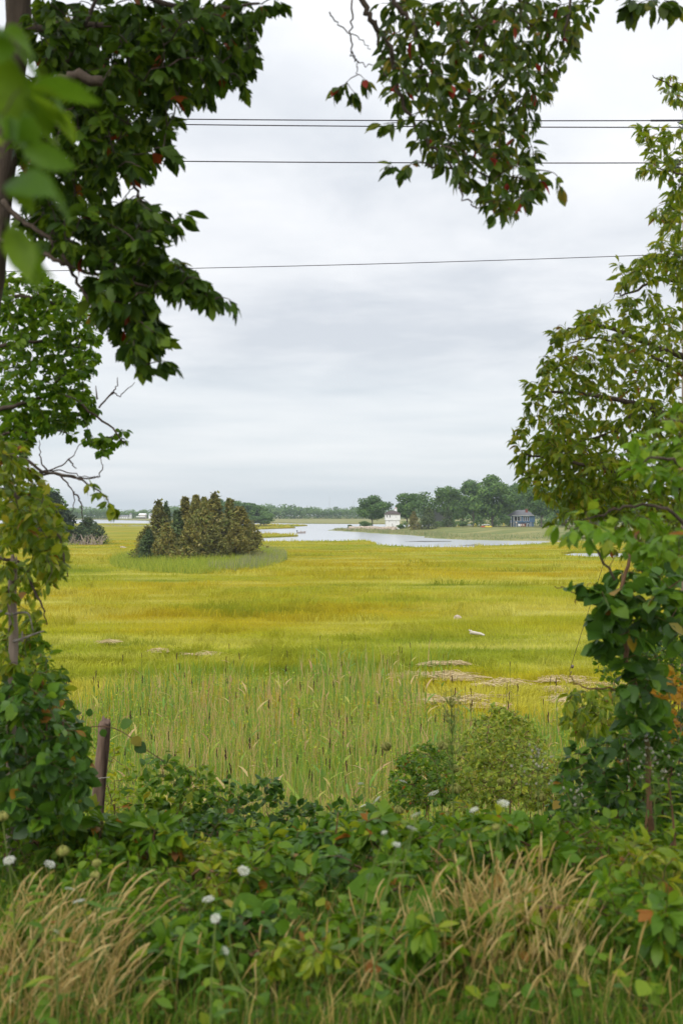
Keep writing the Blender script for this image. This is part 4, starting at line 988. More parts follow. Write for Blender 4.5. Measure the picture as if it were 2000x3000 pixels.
# ------------------------------------------------------------------ reed field below the bank
def reed_far(u):      # far edge (m) of the dense reeds for a horizontal direction u = x / y
    return np.interp(u * F + 1000, [-400, 210, 420, 765, 1020, 1110, 1150, 1250, 1700, 2400], [34, 36, 41, 42, 45, 44, 41, 36, 34, 32])
def reed_field():
    n = 34000; y = 19 * (50 / 19.) ** rng.random(n); u = rng.uniform(-.40, .42, n); x = u * y
    far = reed_far(u) + 3 * (vnoise(x, y, .3, 4) - .5)
    k = (y < far) | ((np.abs(u * F + 1000 - 1130) < 190) & (y > 42) & (y < 49) & (rng.random(n) < .22)); x, y, u = x[k], y[k], u[k]
    z = np.maximum(bankz(x, y), .38); n = len(x); cl = vnoise(x, y, .55, 12)
    H = (1.0 + 1.0 * cl) * rng.uniform(.6, 1.2, n); W = (.010 + .00055 * y) * rng.uniform(.7, 1.4, n)
    green = vnoise(x, y, .35, 14) < .5
    var = np.where(rng.random(n) < np.where(green, .78, .52), rng.uniform(.0, .5, n), rng.uniform(.5, 1, n))
    V, fs, va = blades(np.stack([x, y, z - .05], 1), H, W, rng.normal(0, .10, (n, 2)), var * .999, 2)
    o = tag(link('reed_field', mesh_np('reed_field', V, fs, va, False), M_reed), 'dense band of green and tan reeds below the bank', 'reeds', kind='stuff')
    # low bright herbs between the stems
    n = 60000; y = 14 * (41 / 14.) ** rng.random(n); u = rng.uniform(-.40, .42, n); x = u * y; k = (y < reed_far(u) - 1) & (vnoise(x, y, .3, 21) > .3); x, y = x[k], y[k]; n = len(x)
    P = np.stack([x, y, np.maximum(bankz(x, y), .38) + rng.uniform(.1, 1.25, n)], 1)
    mb = MB(); cards(P, rng.normal(0, .5, (n, 3)) + np.array([0, -.4, .8]), (.012 + .0008 * y) * rng.uniform(.7, 1.5, n), np.array([0, 0, 1.]), rng.random(n), mb)
    tag(link('marsh_herbs', mesh_np('marsh_herbs', np.vstack(mb.V), [np.vstack(mb.f3)], np.concatenate(mb.var), False), M_reedlow), 'bright yellow-green herbs growing between the reeds', 'herbs', kind='stuff')
reed_field()
def reed_templates():
    out = []
    for i in range(4):
        st = MB().tube(smooth_line([(0, 0, 0), (.02, 0, .5), (.03 + .02 * i, .01, 1)], 4), np.linspace(.006, .003, 9), 4)
        sm = mesh_np('stem', np.vstack(st.V), [np.vstack(st.f3), np.vstack(st.f4)]); sm.materials.append(M_stem)
        hd = MB(); tip = np.array([.03 + .02 * i, .01, .985])
        for j in range(11):      # a plume: drooping tufts along the top
            a = tip + np.array([0, 0, .012 * j]); b = a + np.array([rng.normal(.012, .014), rng.normal(0, .01), rng.uniform(.03, .07)])
            hd.tube([a, (a + b) / 2 + np.array([.006, 0, .006]), b], [.006, .013 - .0006 * j, .002], 4, rng.random())
        hm = mesh_np('seed_head', np.vstack(hd.V), [np.vstack(hd.f3), np.vstack(hd.f4)], np.concatenate(hd.var)); hm.materials.append(M_plume)
        out.append((sm, hm))
    lf = mesh_np('blade', LEAF['thin'][0], [LEAF['thin'][1]]); lf.materials.append(M_reed)
    return out, lf
RT, RL = reed_templates()
spots = []
for i in range(200):
    px = rng.uniform(150, 1680); y = 20 * (46 / 20.) ** rng.random(); u = (px - 1000) / F
    if y > float(reed_far(u)) + (4 if 940 < px < 1320 else 0): continue
    spots.append((u * y, y))
for i, (x, y) in enumerate(spots):
    z = max(float(bankz(np.array(x), np.array(y))), .38); h = rng.uniform(1.55, 2.25)
    px_ = 1000 + x / y * F
    row = 'front' if y < 27 else ('middle' if y < 36 else 'far edge'); side = 'above the fence post' if px_ < 480 else 'left of centre' if px_ < 800 else 'at the centre' if px_ < 1120 else 'above the groundsel shrubs' if px_ < 1420 else 'towards the right-hand thicket'
    r = empty('common_reed', (x, y, z), 'dark-plumed reed at the %s of the reed band, %s' % (row, side), 'reed', 'dark-plumed reeds, %s, %s' % (row, side))
    r.rotation_euler = (rng.normal(0, .05), rng.normal(0, .05), rng.uniform(0, 6.28))
    sm, hm = RT[i % 4]
    a = link('stem', sm, None, r, False); a.scale = (1.6, 1.6, h)
    b = link('seed_head', hm, None, r, False); q = rng.uniform(.6, 1.15); qz = q * 1.6; b.scale = (q * 1.05, q * 1.05, qz); b.location = ((.03 + .02 * (i % 4)) * (1.6 - q * 1.05), 0, h * .985 - .985 * qz)
    for j in range(3):
        c = link('blade', RL, None, r, False); c.location = (.03, 0, h * (.35 + .17 * j)); L_ = rng.uniform(.35, .6); c.scale = (L_, L_ * .9, L_)
        c.rotation_euler = (0, -rng.uniform(.7, 1.2), rng.uniform(0, 6.28))

# ------------------------------------------------------------------ utility pole, wires, guy wire
pd = 30.0; pb = np.array([(2016 - 1000) / F * pd, pd, max(.3, float(bankz(np.array(10.), np.array(pd))))])
pole = empty('utility_pole', pb, 'weathered wooden utility pole at the right edge behind the cherry tree', 'utility pole')
ztop = EYE + 1230 / F * pd
MB().tube([(pb[0], pd, pb[2] - .3), (pb[0], pd, 10), (pb[0], pd, ztop)], [.24, .21, .17], 12).build('pole', M_pole, pole)
zr = EYE + (1500 - 790) / F * pd
MB().tube([(pb[0], pd, zr - .12), (pb[0], pd, zr + .12)], .30, 12).build('collar', M_porc, pole)
for k, (py, name) in enumerate([(357, 'bracket'), (374, 'bracket'), (480, 'bracket')]):
    z_ = EYE + (1500 - py) / F * pd
    MB().tube([(pb[0], pd - .1 * k, z_ - .18), (pb[0] - .35, pd - .1 * k - .05, z_ - .02)], .03, 6).build(name, M_porc, pole)
zi = EYE + (1500 - 492) / F * pd; ins = MB()
for j in range(4): ins.tube([(pb[0] - .45, pd - .2, zi - .18 + .1 * j), (pb[0] - .45, pd - .2, zi - .12 + .1 * j)], [.15, .08], 10)
ins.build('insulator', M_porc, pole)
def wire(pyl, pyr, rad, label, sag=.0, thick=True, yoff=0):
    a = PT(2012, pyr, pd + yoff); b = PT(-900, pyl + (pyl - pyr) * .45, pd + 2 + yoff)
    t = np.linspace(0, 1, 40); ln = a + (b - a) * t[:, None]; ln[:, 2] -= sag * 4 * t * (1 - t)
    r = tag(link('power_line', None), label, 'wire', 'overhead wires'); r.location = a
    MB().tube(ln, rad, 6, cap=False).build('conductor', M_wire, r)
    if thick:
        m = ln[:4]; MB().tube(np.array([a, a + (ln[1] - a) * .85, a + (ln[1] - a) * 1.35]), rad * 1.75, 6).build('armor_sleeve', M_wire, r)
wire(335, 353, .017, 'topmost overhead wire crossing the sky', .1)
wire(349, 373, .017, 'overhead wire just below the topmost one', .1, False)
wire(458, 477, .017, 'third overhead wire crossing the sky', .1, True, -.2)
wire(783, 743, .011, 'lowest thin overhead wire crossing the sky', .15, False)
ga = GP(1664, 1990, .4); gt = np.array([pb[0], pd + .2, EYE + 640 / F * pd])
g = empty('guy_wire', ga, 'thin guy wire slanting down from the utility pole to the marsh', 'wire')
MB().tube([ga + np.array([0, 0, .25]), (ga + gt) / 2, gt], .011, 5).build('cable', M_guy, g)
MB().tube([ga - np.array([0, 0, .1]), ga + (gt - ga) * .03], .03, 6).build('anchor_rod', M_guy, g)
MB().tube([ga + (gt - ga) * .045, ga + (gt - ga) * .052], .06, 6).build('turnbuckle', M_guy, g)

# ================================================================== FOREGROUND
def LP(pts, d, ra, rb, dd=0):      # a limb through photograph pixels at distance d (dd: how much farther its tip is)
    n = len(pts); return ([PT(x, y, d + dd * i / max(1, n - 1)) for i, (x, y) in enumerate(pts)], ra, rb)
def gbase(x, y): return np.array([x, y, gz(x, y)])

# ---- sassafras at the left
b = gbase(-1.72, 4.8)
A_t = (poly_targets([(70,0),(560,0),(585,60),(570,150),(500,205),(420,225),(250,215),(90,170)], 230, 4.3, 5.6)
     + poly_targets([(60,170),(250,225),(390,245),(380,330),(320,390),(210,440),(90,430),(30,320)], 140, 4.3, 5.6)
     + poly_targets([(60,440),(330,455),(400,490),(330,545),(400,590),(480,650),(500,685),(420,675),(330,640),(230,610),(140,575),(50,520)], 125, 4.2, 5.2)
     + poly_targets([(215,610),(330,650),(375,740),(370,800),(300,820),(265,770),(215,700)], 52, 4.2, 5.0)
     + [DT(600, 10, 4.8), DT(640, 0, 4.8), DT(575, 110, 4.8), DT(560, 195, 4.7), DT(395, 350, 4.5), DT(420, 490, 4.4), DT(400, 520, 4.4), DT(530, 690, 4.3), DT(480, 690, 4.3), DT(455, 640, 4.3), DT(330, 840, 4.4), DT(380, 830, 4.4)])
A_tr = ([b - np.array([0, 0, .2]), PT(-120, 1900, 4.8), PT(-62, 1150, 4.8), PT(-22, 740, 4.8), PT(18, 350, 4.8), PT(58, 0, 4.8), PT(60, -500, 4.8), PT(120, -1200, 4.9)], [.11, .09, .078, .07, .068, .06, .05, .03])
A_l = [LP([(40,330),(75,285),(130,250),(210,232),(300,238)], 4.2, .031, .022), LP([(10,590),(60,640),(130,690),(200,770),(245,860),(300,930)], 4.6, .014, .005, -.1),
       LP([(55,100),(200,70),(400,90),(600,150)], 4.8, .022, .007, .2), LP([(60,-60),(300,-40),(560,30),(760,10)], 4.9, .022, .006, -.1), LP([(30,320),(180,370),(300,430),(380,520),(420,600)], 4.7, .018, .005, -.2),
       LP([(-15,700),(90,720),(160,760),(250,800),(420,830),(560,850)], 4.6, .014, .004, -.2), LP([(245,860),(330,930),(420,1000)], 4.5, .006, .003), LP([(210,330),(190,200),(240,90),(300,-40)], 4.8, .015, .008)]
A_x = ([t for t in cloud((-1.5, 4.6, 12.2), (2.1, 1.9, 1.3), 270) if t[2] > 8.05 + t[1] * .53], .2, 7)
tree('sassafras_tree', 'dark sassafras with lobed leaves hanging over the left side', 'tree', b, A_tr, A_l, A_t, ['lobed', 'lobed', 'mitten', 'ell'], .090, 9, M_sass, 300, droop=.75, upness=.55, extra=A_x, r0=.0035)

# ---- big out-of-focus leaves very close at the top left
b = gbase(-.62, 1.15)
N_t = [PT(10, 130, 1.22), PT(60, 260, 1.2), PT(15, 330, 1.2), PT(40, 430, 1.18), PT(5, 540, 1.2), PT(-25, 230, 1.25), PT(25, 640, 1.22), PT(-10, 80, 1.22), PT(70, 190, 1.24)]
tree('leafy_sapling', 'out-of-focus bright green leaves close to the lens at the upper left edge', 'sapling', b, ([b, PT(-130, 2400, 1.25), PT(-90, 900, 1.25), PT(-50, 300, 1.25), PT(-30, 0, 1.25)], [.012, .010, .008, .005, .003]), [], N_t, ['ell', 'ell'], .085, 4, M_small, 60, droop=.7, r0=.0012)

# ---- small round-leaved tree at the left, behind the sassafras
b = gbase(-2.75, 6.7)
B_t = (poly_targets([(0,630),(120,635),(200,700),(225,790),(215,850),(190,890),(225,940),(190,970),(110,985),(0,990)], 290, 6.1, 7.2) + poly_targets([(195,1000),(250,1005),(290,985),(298,1010),(240,1040),(205,1030)], 12, 6.2, 6.5) + poly_targets([(30,950),(150,960),(190,1010),(150,1000),(60,985)], 10, 6.2, 6.8) + poly_targets([(0,980),(70,985),(60,1050),(0,1050)], 22, 6.0, 6.8))
B_l = [LP([(-120,1250),(40,1190),(180,1160),(300,1230),(370,1300)], 6.5, .018, .004, -.2), LP([(-120,1050),(30,1010),(170,1000),(270,1040)], 6.6, .018, .004), LP([(-100,880),(60,870),(160,890),(240,950)], 6.6, .016, .004), LP([(-120,1300),(50,1270),(140,1260),(200,1270)], 6.5, .012, .003)]
tree('small_leaved_tree', 'bright small-leaved tree below the sassafras at the left edge', 'tree', b, ([b, PT(-170, 1900, 6.7), PT(-150, 1200, 6.7), PT(-120, 700, 6.7), PT(-60, 400, 6.8)], [.08, .07, .06, .04, .015]), B_l, B_t, ['small', 'round', 'ell'], .060, 11, M_small, 300, droop=.35, r0=.0025)

# ---- bare twigs under it
b = gbase(-2.5, 6.2)
dt = empty('dead_branch', PT(0, 1370, 6.2), 'bare dark twigs reaching out at the left above the marsh horizon', 'branch')
for i, pts in enumerate([[(-60,1360),(20,1375),(80,1395),(160,1390),(220,1400),(285,1398),(300,1370),(292,1340)], [(80,1395),(130,1380),(190,1380),(240,1395),(290,1400)], [(100,1392),(160,1375),(210,1340),(235,1300)], [(170,1388),(205,1420),(218,1450),(212,1500)], [(218,1440),(238,1470),(242,1500),(255,1540)], [(140,1385),(120,1340),(115,1290)], [(200,1345),(215,1365),(225,1372)], [(290,1195),(330,1150),(350,1160),(395,1120)], [(320,1160),(340,1140),(345,1105)], [(285,1170),(281,1130)]]):
    ln = smooth_line([PT(x, y, 6.2 - .02 * i) for x, y in pts], 5, .004)
    MB().tube(ln, np.linspace(.010 if i == 0 else .006, .0022, len(ln)), 5).build('twig', M_twig, dt)

# ---- cherry branches at the left
b = gbase(-2.25, 5.6)
C_t = (poly_targets([(0,1000),(50,1020),(75,1080),(110,1130),(135,1180),(150,1240),(150,1310),(120,1335),(90,1290),(50,1240),(0,1260)], 150, 5.0, 6.2) + poly_targets([(0,1260),(60,1290),(100,1350),(90,1420),(60,1500),(110,1560),(60,1600),(0,1560)], 55, 5.0, 6.2)
       + [PT(262, 1418, 5.4), PT(290, 1440, 5.4), PT(318, 1470, 5.4), PT(330, 1490, 5.4)])
C_l = [LP([(-90,1420),(20,1440),(110,1500),(170,1570),(200,1690)], 5.5, .014, .003, -.2), LP([(-90,1340),(40,1335),(130,1380),(230,1400),(300,1450),(325,1480)], 5.5, .012, .002, -.1), LP([(-90,1640),(40,1640),(110,1750),(140,1830)], 5.5, .012, .003)]
tree('cherry_tree', 'cherry with drooping pointed leaves at the left edge above the grey snag', 'tree', b, ([b, PT(-120, 2000, 5.6), PT(-110, 1500, 5.6), PT(-90, 1250, 5.6)], [.05, .045, .035, .02]), C_l, C_t, ['lance', 'ell', 'small'], .066, 11, M_cherry, 260, droop=.55, r0=.002)

# ---- grey snag at the left and the fence post
def rough_post(name, label, cat, pts, rad, d, mat, group=None, jag_top=.05, seed=1):
    base = PT(*pts[-1], d); base[2] = gz(base[0], d)
    r = empty(name, base, label, cat, group); P = [PT(x, y, d) for x, y in pts[::-1]]
    P = [np.array([P[0][0], d, base[2] - .2])] + P
    ln = smooth_line(P, 7); n = len(ln); k = 22; V = []
    for i, p in enumerate(ln):
        rr = rad * (1 - .12 * i / n) * (.88 if i == n - 1 else 1)
        for j in range(k):
            a = 2 * math.pi * j / k; q = Vector((math.cos(a) * 2.2 + seed, math.sin(a) * 2.2, p[2] * 2.5))
            groove = 1 - .30 * max(0, math.sin(a * 6 + mnoise.noise(Vector((seed, 0, p[2] * 3))) * 2.5)) ** 5
            f = (1 + .14 * mnoise.noise(q) + .05 * mnoise.noise(q * 4)) * groove
            dz = (mnoise.noise(Vector((math.cos(a) * 1.7, math.sin(a) * 1.7, seed))) * jag_top * 2 if i == n - 1 else 0)
            V.append((p[0] + rr * f * math.cos(a), p[1] + rr * f * math.sin(a), p[2] + dz))
    V.append((ln[-1][0], ln[-1][1], ln[-1][2] - jag_top * .4))
    f4 = [(i * k + j, i * k + (j + 1) % k, i * k + k + (j + 1) % k, i * k + k + j) for i in range(n - 1) for j in range(k)]
    f3 = [((n - 1) * k + j, (n - 1) * k + (j + 1) % k, n * k) for j in range(k)]
    link('post' if 'post' in name else 'trunk', mesh_np('post', V, [f3, f4], smooth=True), mat, r)
    return r
fp = rough_post('fence_post', 'weathered brown wooden fence post standing before the reeds', 'post', [(307, 2112), (303, 2180), (292, 2300), (284, 2440)], .052, 7.3, M_post, jag_top=.04, seed=5)
MB().tube([PT(277, 2281, 7.22), PT(300, 2279, 7.215), PT(322, 2277, 7.24)], .0025, 4).build('wire_wrap', M_drift, fp)
sn = rough_post('bleached_snag', 'bleached grey dead trunk among the leaves at the left', 'snag', [(40, 1640), (36, 1760), (40, 1860), (38, 1950), (34, 2100)], .026, 5.2, M_snag, jag_top=.06, seed=8)
for pts in ([(40,1880),(75,1868),(100,1858),(130,1848)], [(0,1790),(30,1800),(60,1795),(85,1800),(98,1850)], [(66,1880),(66,1850)]):
    ln = smooth_line([PT(x, y, 5.15) for x, y in pts], 5); MB().tube(ln, np.linspace(.008, .003, len(ln)), 6).build('dead_twig', M_graytwig, sn)

# ---- tree whose branches hang in at the top right of centre
b = gbase(3.1, 3.9)
E_t = (poly_targets([(860,0),(1370,0),(1330,60),(1300,140),(1265,190),(1235,260),(1215,320),(1120,330),(1000,330),(900,250),(880,170),(880,90)], 215, 4.4, 5.6)
     + poly_targets([(950,320),(1100,330),(1215,330),(1235,390),(1270,405),(1215,450),(1180,490),(1120,490),(1100,440),(1020,390)], 62, 4.4, 5.2)
     + [DT(790, 195, 4.7), DT(775, 205, 4.7), DT(815, 215, 4.7), DT(840, 185, 4.7), DT(900, 380, 4.7), DT(925, 395, 4.7), DT(940, 380, 4.7), DT(880, 285, 4.7), DT(1285, 425, 4.6), DT(1300, 140, 4.8)])
E_up = [PT(1150, -330, 4.9), PT(1400, -420, 4.9), PT(1750, -560, 4.8)]
E_l = [([PT(2100, -700, 4.6), PT(1750, -560, 4.8), PT(1400, -420, 4.9), PT(1150, -330, 4.9), PT(800, -260, 5.0)], .05, .02),
       LP([(1040,-290),(1055,-40),(1090,60),(1135,125),(1165,260),(1195,340),(1240,400),(1310,470)], 4.8, .016, .006), LP([(1130,-320),(1150,-20),(1205,70),(1232,160),(1240,235),(1270,265),(1350,285),(1420,290)], 4.9, .014, .005),
       LP([(1310,470),(1340,540),(1370,590),(1400,610)], 4.7, .006, .003), LP([(1300,-380),(1350,-10),(1400,70),(1440,160),(1480,240)], 5.0, .013, .004), LP([(1500,-440),(1520,0),(1560,100),(1600,200)], 5.0, .013, .004), LP([(1250,480),(1350,500),(1480,520),(1600,530)], 4.8, .006, .003),
       LP([(1010,-280),(1035,-20),(1028,80),(1030,150),(1050,180),(1090,190)], 4.7, .005, .0025), LP([(1030,150),(1045,190),(1045,220)], 4.7, .003, .002), LP([(1620,-480),(1680,-60),(1660,60),(1640,140)], 5.0, .010, .003), LP([(965,35),(1000,80),(1050,110),(1085,145)], 4.75, .0035, .002), LP([(1100,60),(1120,200),(1180,260)], 4.9, .007, .003)]
E_x = ([t for t in cloud((1.0, 4.6, 12.4), (2.4, 2.0, 1.3), 270) if t[2] > 8.05 + t[1] * .53], .2, 7)
tree('tupelo_tree', 'overhanging branches with glossy leaves and a few red ones at the top', 'tree', b, ([b, b + np.array([0, .1, 2]), PT(2950, 0, 4.1) * 0 + np.array([2.95, 4.1, 9.5]), np.array([2.6, 4.4, 11.2]), np.array([2.2, 4.6, 12.3])], [.12, .11, .09, .07, .05]), E_l, E_t, ['ell', 'ell', 'lance'], .076, 9, M_tup, 300, droop=.65, upness=.55, extra=E_x, r0=.0028)

# ---- leaf tuft at the top right corner
b = gbase(3.0, 5.2)
tree('oak_sapling', 'dark leaf tuft hanging into the top right corner', 'sapling', b, ([b, np.array([2.9, 5.2, 8.5]), np.array([2.3, 5.1, 11.0])], [.04, .03, .012]), [([np.array([2.3, 5.1, 11.0]), PT(1990, -60, 5.0), PT(1920, 0, 4.9)], .010, .004)], [PT(1850, -5, 4.9), PT(1880, 5, 4.9), PT(1915, 0, 4.9), PT(1950, 5, 4.9), PT(1985, 10, 4.9), PT(1930, 25, 4.9), PT(1860, 18, 4.9)], ['ell', 'mitten'], .10, 7, M_tup, 60, droop=.7)

# ---- black cherry on the right
b = gbase(3.25, 7.4)
F_t = (poly_targets([(1568,700),(1480,710),(1400,725),(1345,745),(1290,790),(1255,850),(1235,910),(1230,960),(1330,990),(1450,960),(1568,940)], 220, 6.6, 8.2)
     + poly_targets([(1230,960),(1330,990),(1450,950),(1568,930),(1568,1180),(1450,1190),(1340,1170),(1290,1110),(1240,1060),(1215,1010)], 240, 6.6, 8.2)
     + poly_targets([(1568,420),(1530,440),(1520,520),(1560,560),(1480,600),(1440,610),(1440,645),(1530,640),(1568,690)], 70, 6.8, 7.8)
     + poly_targets([(1568,290),(1500,300),(1490,330),(1480,380),(1500,410),(1568,420)], 22, 6.8, 7.6) + poly_targets([(1568,170),(1520,165),(1500,175),(1530,215),(1568,240)], 9, 6.8, 7.6)
     + poly_targets([(1290,1110),(1568,1100),(1568,1290),(1420,1280),(1330,1200)], 115, 6.8, 8.0)
     + [DT(1180, 1005, 7), DT(1195, 1030, 7), DT(1195, 1070, 7), DT(1205, 1100, 7), DT(1225, 925, 7), DT(1235, 880, 7), DT(1330, 735, 7.2), DT(1350, 730, 7.2), DT(1285, 780, 7.2), DT(1420, 605, 7.2), DT(1430, 655, 7.2), DT(1250, 830, 7.2), DT(1185, 1020, 7), DT(1365, 728, 7.2), DT(1425, 705, 7.2), DT(1455, 690, 7.3), DT(1505, 680, 7.2), DT(1300, 762, 7.2), DT(1270, 795, 7.2), DT(1245, 845, 7), DT(1212, 935, 7), DT(1290, 1000, 7), DT(1215, 1085, 7), DT(1195, 1045, 7), DT(1240, 1110, 7), DT(1540, 570, 7.2), DT(1500, 585, 7.2)])
F_t += poly_targets([(1200,1015),(1290,1000),(1420,1040),(1430,1190),(1300,1180),(1215,1095)], 110, 6.6, 7.8)
for x_, y_ in [(1340,742),(1295,785),(1262,840),(1238,900),(1228,960),(1205,1000),(1200,1060),(1215,1100),(1260,1150),(1285,1195),(1380,725),(1440,708),(1500,700),(1500,330),(1490,390),(1515,500),(1530,570),(1470,605),(1445,650),(1480,300),(1320,760),(1250,870)]:
    for q_ in range(3): F_t.append(DT(x_ + rng.uniform(-24, 6), y_ + rng.uniform(-24, 8), rng.uniform(6.7, 7.4)))
F_l = [LP([(2160,1350),(2000,1240),(1880,1190),(1750,1160),(1640,1150),(1560,1165)], 7.3, .03, .006, -.2), LP([(2160,1120),(2000,1050),(1900,1010),(1780,960),(1680,960),(1610,1010)], 7.4, .03, .006, .2), LP([(2160,1560),(2000,1430),(1880,1390),(1760,1370),(1640,1350),(1540,1330)], 7.2, .028, .006, -.2),
       LP([(2140,900),(2020,840),(1930,820),(1840,860),(1800,860)], 7.4, .02, .004), LP([(2100,560),(2020,520),(1960,500),(1900,490)], 7.3, .014, .003), LP([(2090,330),(2020,280),(1960,250),(1910,220)], 7.3, .012, .003), LP([(2150,1800),(2000,1560),(1880,1480),(1780,1500)], 7.3, .02, .005), LP([(2000,1100),(1900,1040),(1800,1000),(1720,990),(1660,1010)], 7.6, .014, .004), LP([(1880,1190),(1800,1260),(1700,1290),(1600,1290)], 7.1, .012, .003)]
tree('cherry_tree', 'tall black cherry with narrow drooping leaves filling the right side', 'tree', b, ([b, np.array([3.15, 7.4, 7.5]), np.array([3.0, 7.35, 10]), np.array([2.75, 7.3, 12.0]), np.array([2.6, 7.3, 13.5])], [.12, .10, .08, .05, .02]), F_l, F_t, ['lance', 'lance', 'lance', 'ell'], .074, 13, M_cherry, 300, droop=.45, upness=.75, bark=M_bark, r0=.0022)

# ---- nearer bright sassafras shoots at the right edge
b = gbase(1.62, 4.1)
G_t = (poly_targets([(1568,930),(1520,950),(1490,1010),(1440,1060),(1470,1085),(1530,1110),(1568,1110)], 26, 3.6, 4.4) + poly_targets([(1568,1180),(1490,1170),(1420,1190),(1340,1185),(1300,1205),(1330,1225),(1400,1235),(1480,1270),(1568,1290)], 34, 3.8, 4.6)
       + [DT(1283, 1205, 4.3), DT(1310, 1215, 4.3), DT(1345, 1175, 4.3)])
G_l = [LP([(2120,1700),(1990,1520),(1880,1480),(1780,1500),(1680,1530)], 4.2, .010, .003, .1), LP([(2100,1500),(2000,1370),(1920,1340),(1850,1370)], 4.0, .010, .003, -.1), LP([(2100,1400),(2000,1250),(1930,1230)], 4.0, .008, .003), LP([(1800,1700),(1740,1600),(1690,1560),(1640,1535)], 4.4, .006, .003)]
tree('young_sassafras', 'bright green sassafras shoots at the right edge in front of the cherry', 'sapling', b, ([b, PT(2230, 2400, 4.1), PT(2150, 1700, 4.1), PT(2090, 1300, 4.1), PT(2080, 1100, 4.1)], [.03, .025, .02, .012, .008]), G_l, G_t, ['ell', 'mitten', 'lobed'], .082, 7, M_young, 220, droop=.30, upness=.8, r0=.0022)

# ---- round-leaved vine climbing a sapling at the right
b = gbase(1.72, 5.5)
H_t = (poly_targets([(1385,1345),(1440,1300),(1500,1310),(1510,1400),(1480,1470),(1420,1490),(1380,1500),(1375,1440)], 30, 4.8, 5.4) + poly_targets([(1420,1520),(1500,1500),(1520,1600),(1500,1700),(1440,1690),(1430,1600)], 24, 4.8, 5.4) + poly_targets([(1380,1360),(1400,1360),(1420,1410),(1390,1440)], 7, 4.9, 5.2)
       + poly_targets([(1480,1280),(1568,1260),(1568,1480),(1500,1440)], 22, 4.9, 5.8) + [DT(1320, 1345, 5), DT(1345, 1350, 5), DT(1385, 1370, 5), DT(1370, 1345, 5)])
H_l = [LP([(1880,2120),(1830,1900),(1825,1720),(1850,1600),(1900,1520)], 5.1, .014, .006), LP([(1830,1790),(1760,1765),(1700,1745),(1660,1725),(1625,1720)], 5.1, .004, .002, -.1), LP([(1845,1820),(1900,1760),(1990,1700)], 5.2, .006, .003), LP([(1890,2050),(1800,2020),(1700,2010),(1665,1980)], 5.2, .006, .003), LP([(1830,1770),(1740,1770),(1690,1760),(1685,1770)], 5.05, .0025, .0015)]
tree('climbing_vine', 'round-leaved vine climbing a thin reddish stem at the right', 'vine', b, ([b, PT(1905, 2420, 5.3), PT(1893, 2180, 5.2), PT(1880, 2080, 5.1)], [.020, .016, .012, .011]), H_l, H_t, ['round', 'round', 'small'], .092, 8, M_round, 260, bark=M_rstem, twigmat=M_rstem, droop=.45, upness=.6, r0=.002)

# ---- bushes behind the vine at the right
def bush(name, label, cat, poly, n, d0, d1, kinds, size, per, mat, nparts, group=None, droop=.3, twigmat=None, r0=.0022, upness=.7, stems=5, gx=None, disp=True):
    T = poly_targets(poly, n, d0, d1, disp); T = np.array(T); c = T.mean(0); dm = (d0 + d1) / 2
    b = gbase(c[0] if gx is None else gx, dm); limbs = []
    for i in range(stems):
        t = T[rng.integers(0, len(T))]; s0 = b + np.array([rng.normal(0, .12), rng.normal(0, .12), -.05])
        e = s0 + (t - s0) * .85; m = (s0 + e) / 2 + np.array([rng.normal(0, .08), rng.normal(0, .08), .08]); limbs.append(([s0, m, e], .010, .004))
    return tree(name, label, cat, b, None, limbs, [t for t in T], kinds, size, per, mat, nparts, bark=twigmat or M_rstem, twigmat=twigmat or M_rstem, droop=droop, group=group, r0=r0, upness=upness)
bush('groundsel_bush', 'fine-leaved yellow-green bush behind the climbing vine', 'bush', [(1360,1500),(1400,1450),(1568,1370),(1568,1560),(1450,1570),(1380,1560)], 120, 7.5, 9.5, ['small', 'ell'], .048, 12, M_small, 200)
bush('cherry_bush', 'drooping cherry bush hanging over the straw heaps at the right', 'bush', [(1290,1650),(1310,1590),(1400,1570),(1500,1600),(1480,1690),(1380,1690),(1330,1680)], 95, 6.4, 7.8, ['lance', 'ell'], .075, 10, M_cherry, 200, droop=.6)
bush('yellowing_bush', 'yellow and orange leaved bush at the right edge', 'bush', [(1480,1580),(1568,1540),(1568,1730),(1500,1720)], 34, 7.5, 8.5, ['round', 'small'], .075, 8, M_yellow, 150)
bush('bittersweet_bush', 'dark round-leaved thicket at the right edge below the vine', 'bush', [(1330,1700),(1430,1690),(1568,1670),(1568,1900),(1400,1890),(1290,1860),(1280,1790)], 150, 5.6, 7.4, ['round', 'small', 'small'], .072, 11, M_round, 260)
bush('bittersweet_bush', 'dark thicket behind the yellowing leaves at the right edge', 'bush', [(1440,1440),(1568,1400),(1568,1700),(1450,1700)], 110, 8.2, 9.6, ['small', 'ell'], .07, 11, M_round, 120)
# ---- left thicket
bush('bittersweet_bush', 'dark round-leaved bush at the left edge beside the fence post', 'bush', [(0,1570),(90,1560),(150,1620),(185,1690),(195,1780),(180,1860),(110,1900),(0,1900)], 270, 4.6, 6.6, ['round', 'small', 'ell'], .080, 10, M_round, 280, droop=.45)
bush('cherry_bush', 'light cherry shoots above the dark bush at the left edge', 'bush', [(20,1480),(80,1440),(140,1530),(165,1620),(110,1600),(40,1560)], 44, 5.4, 6.6, ['ell', 'lance', 'small'], .072, 9, M_shrub, 160, droop=.4)
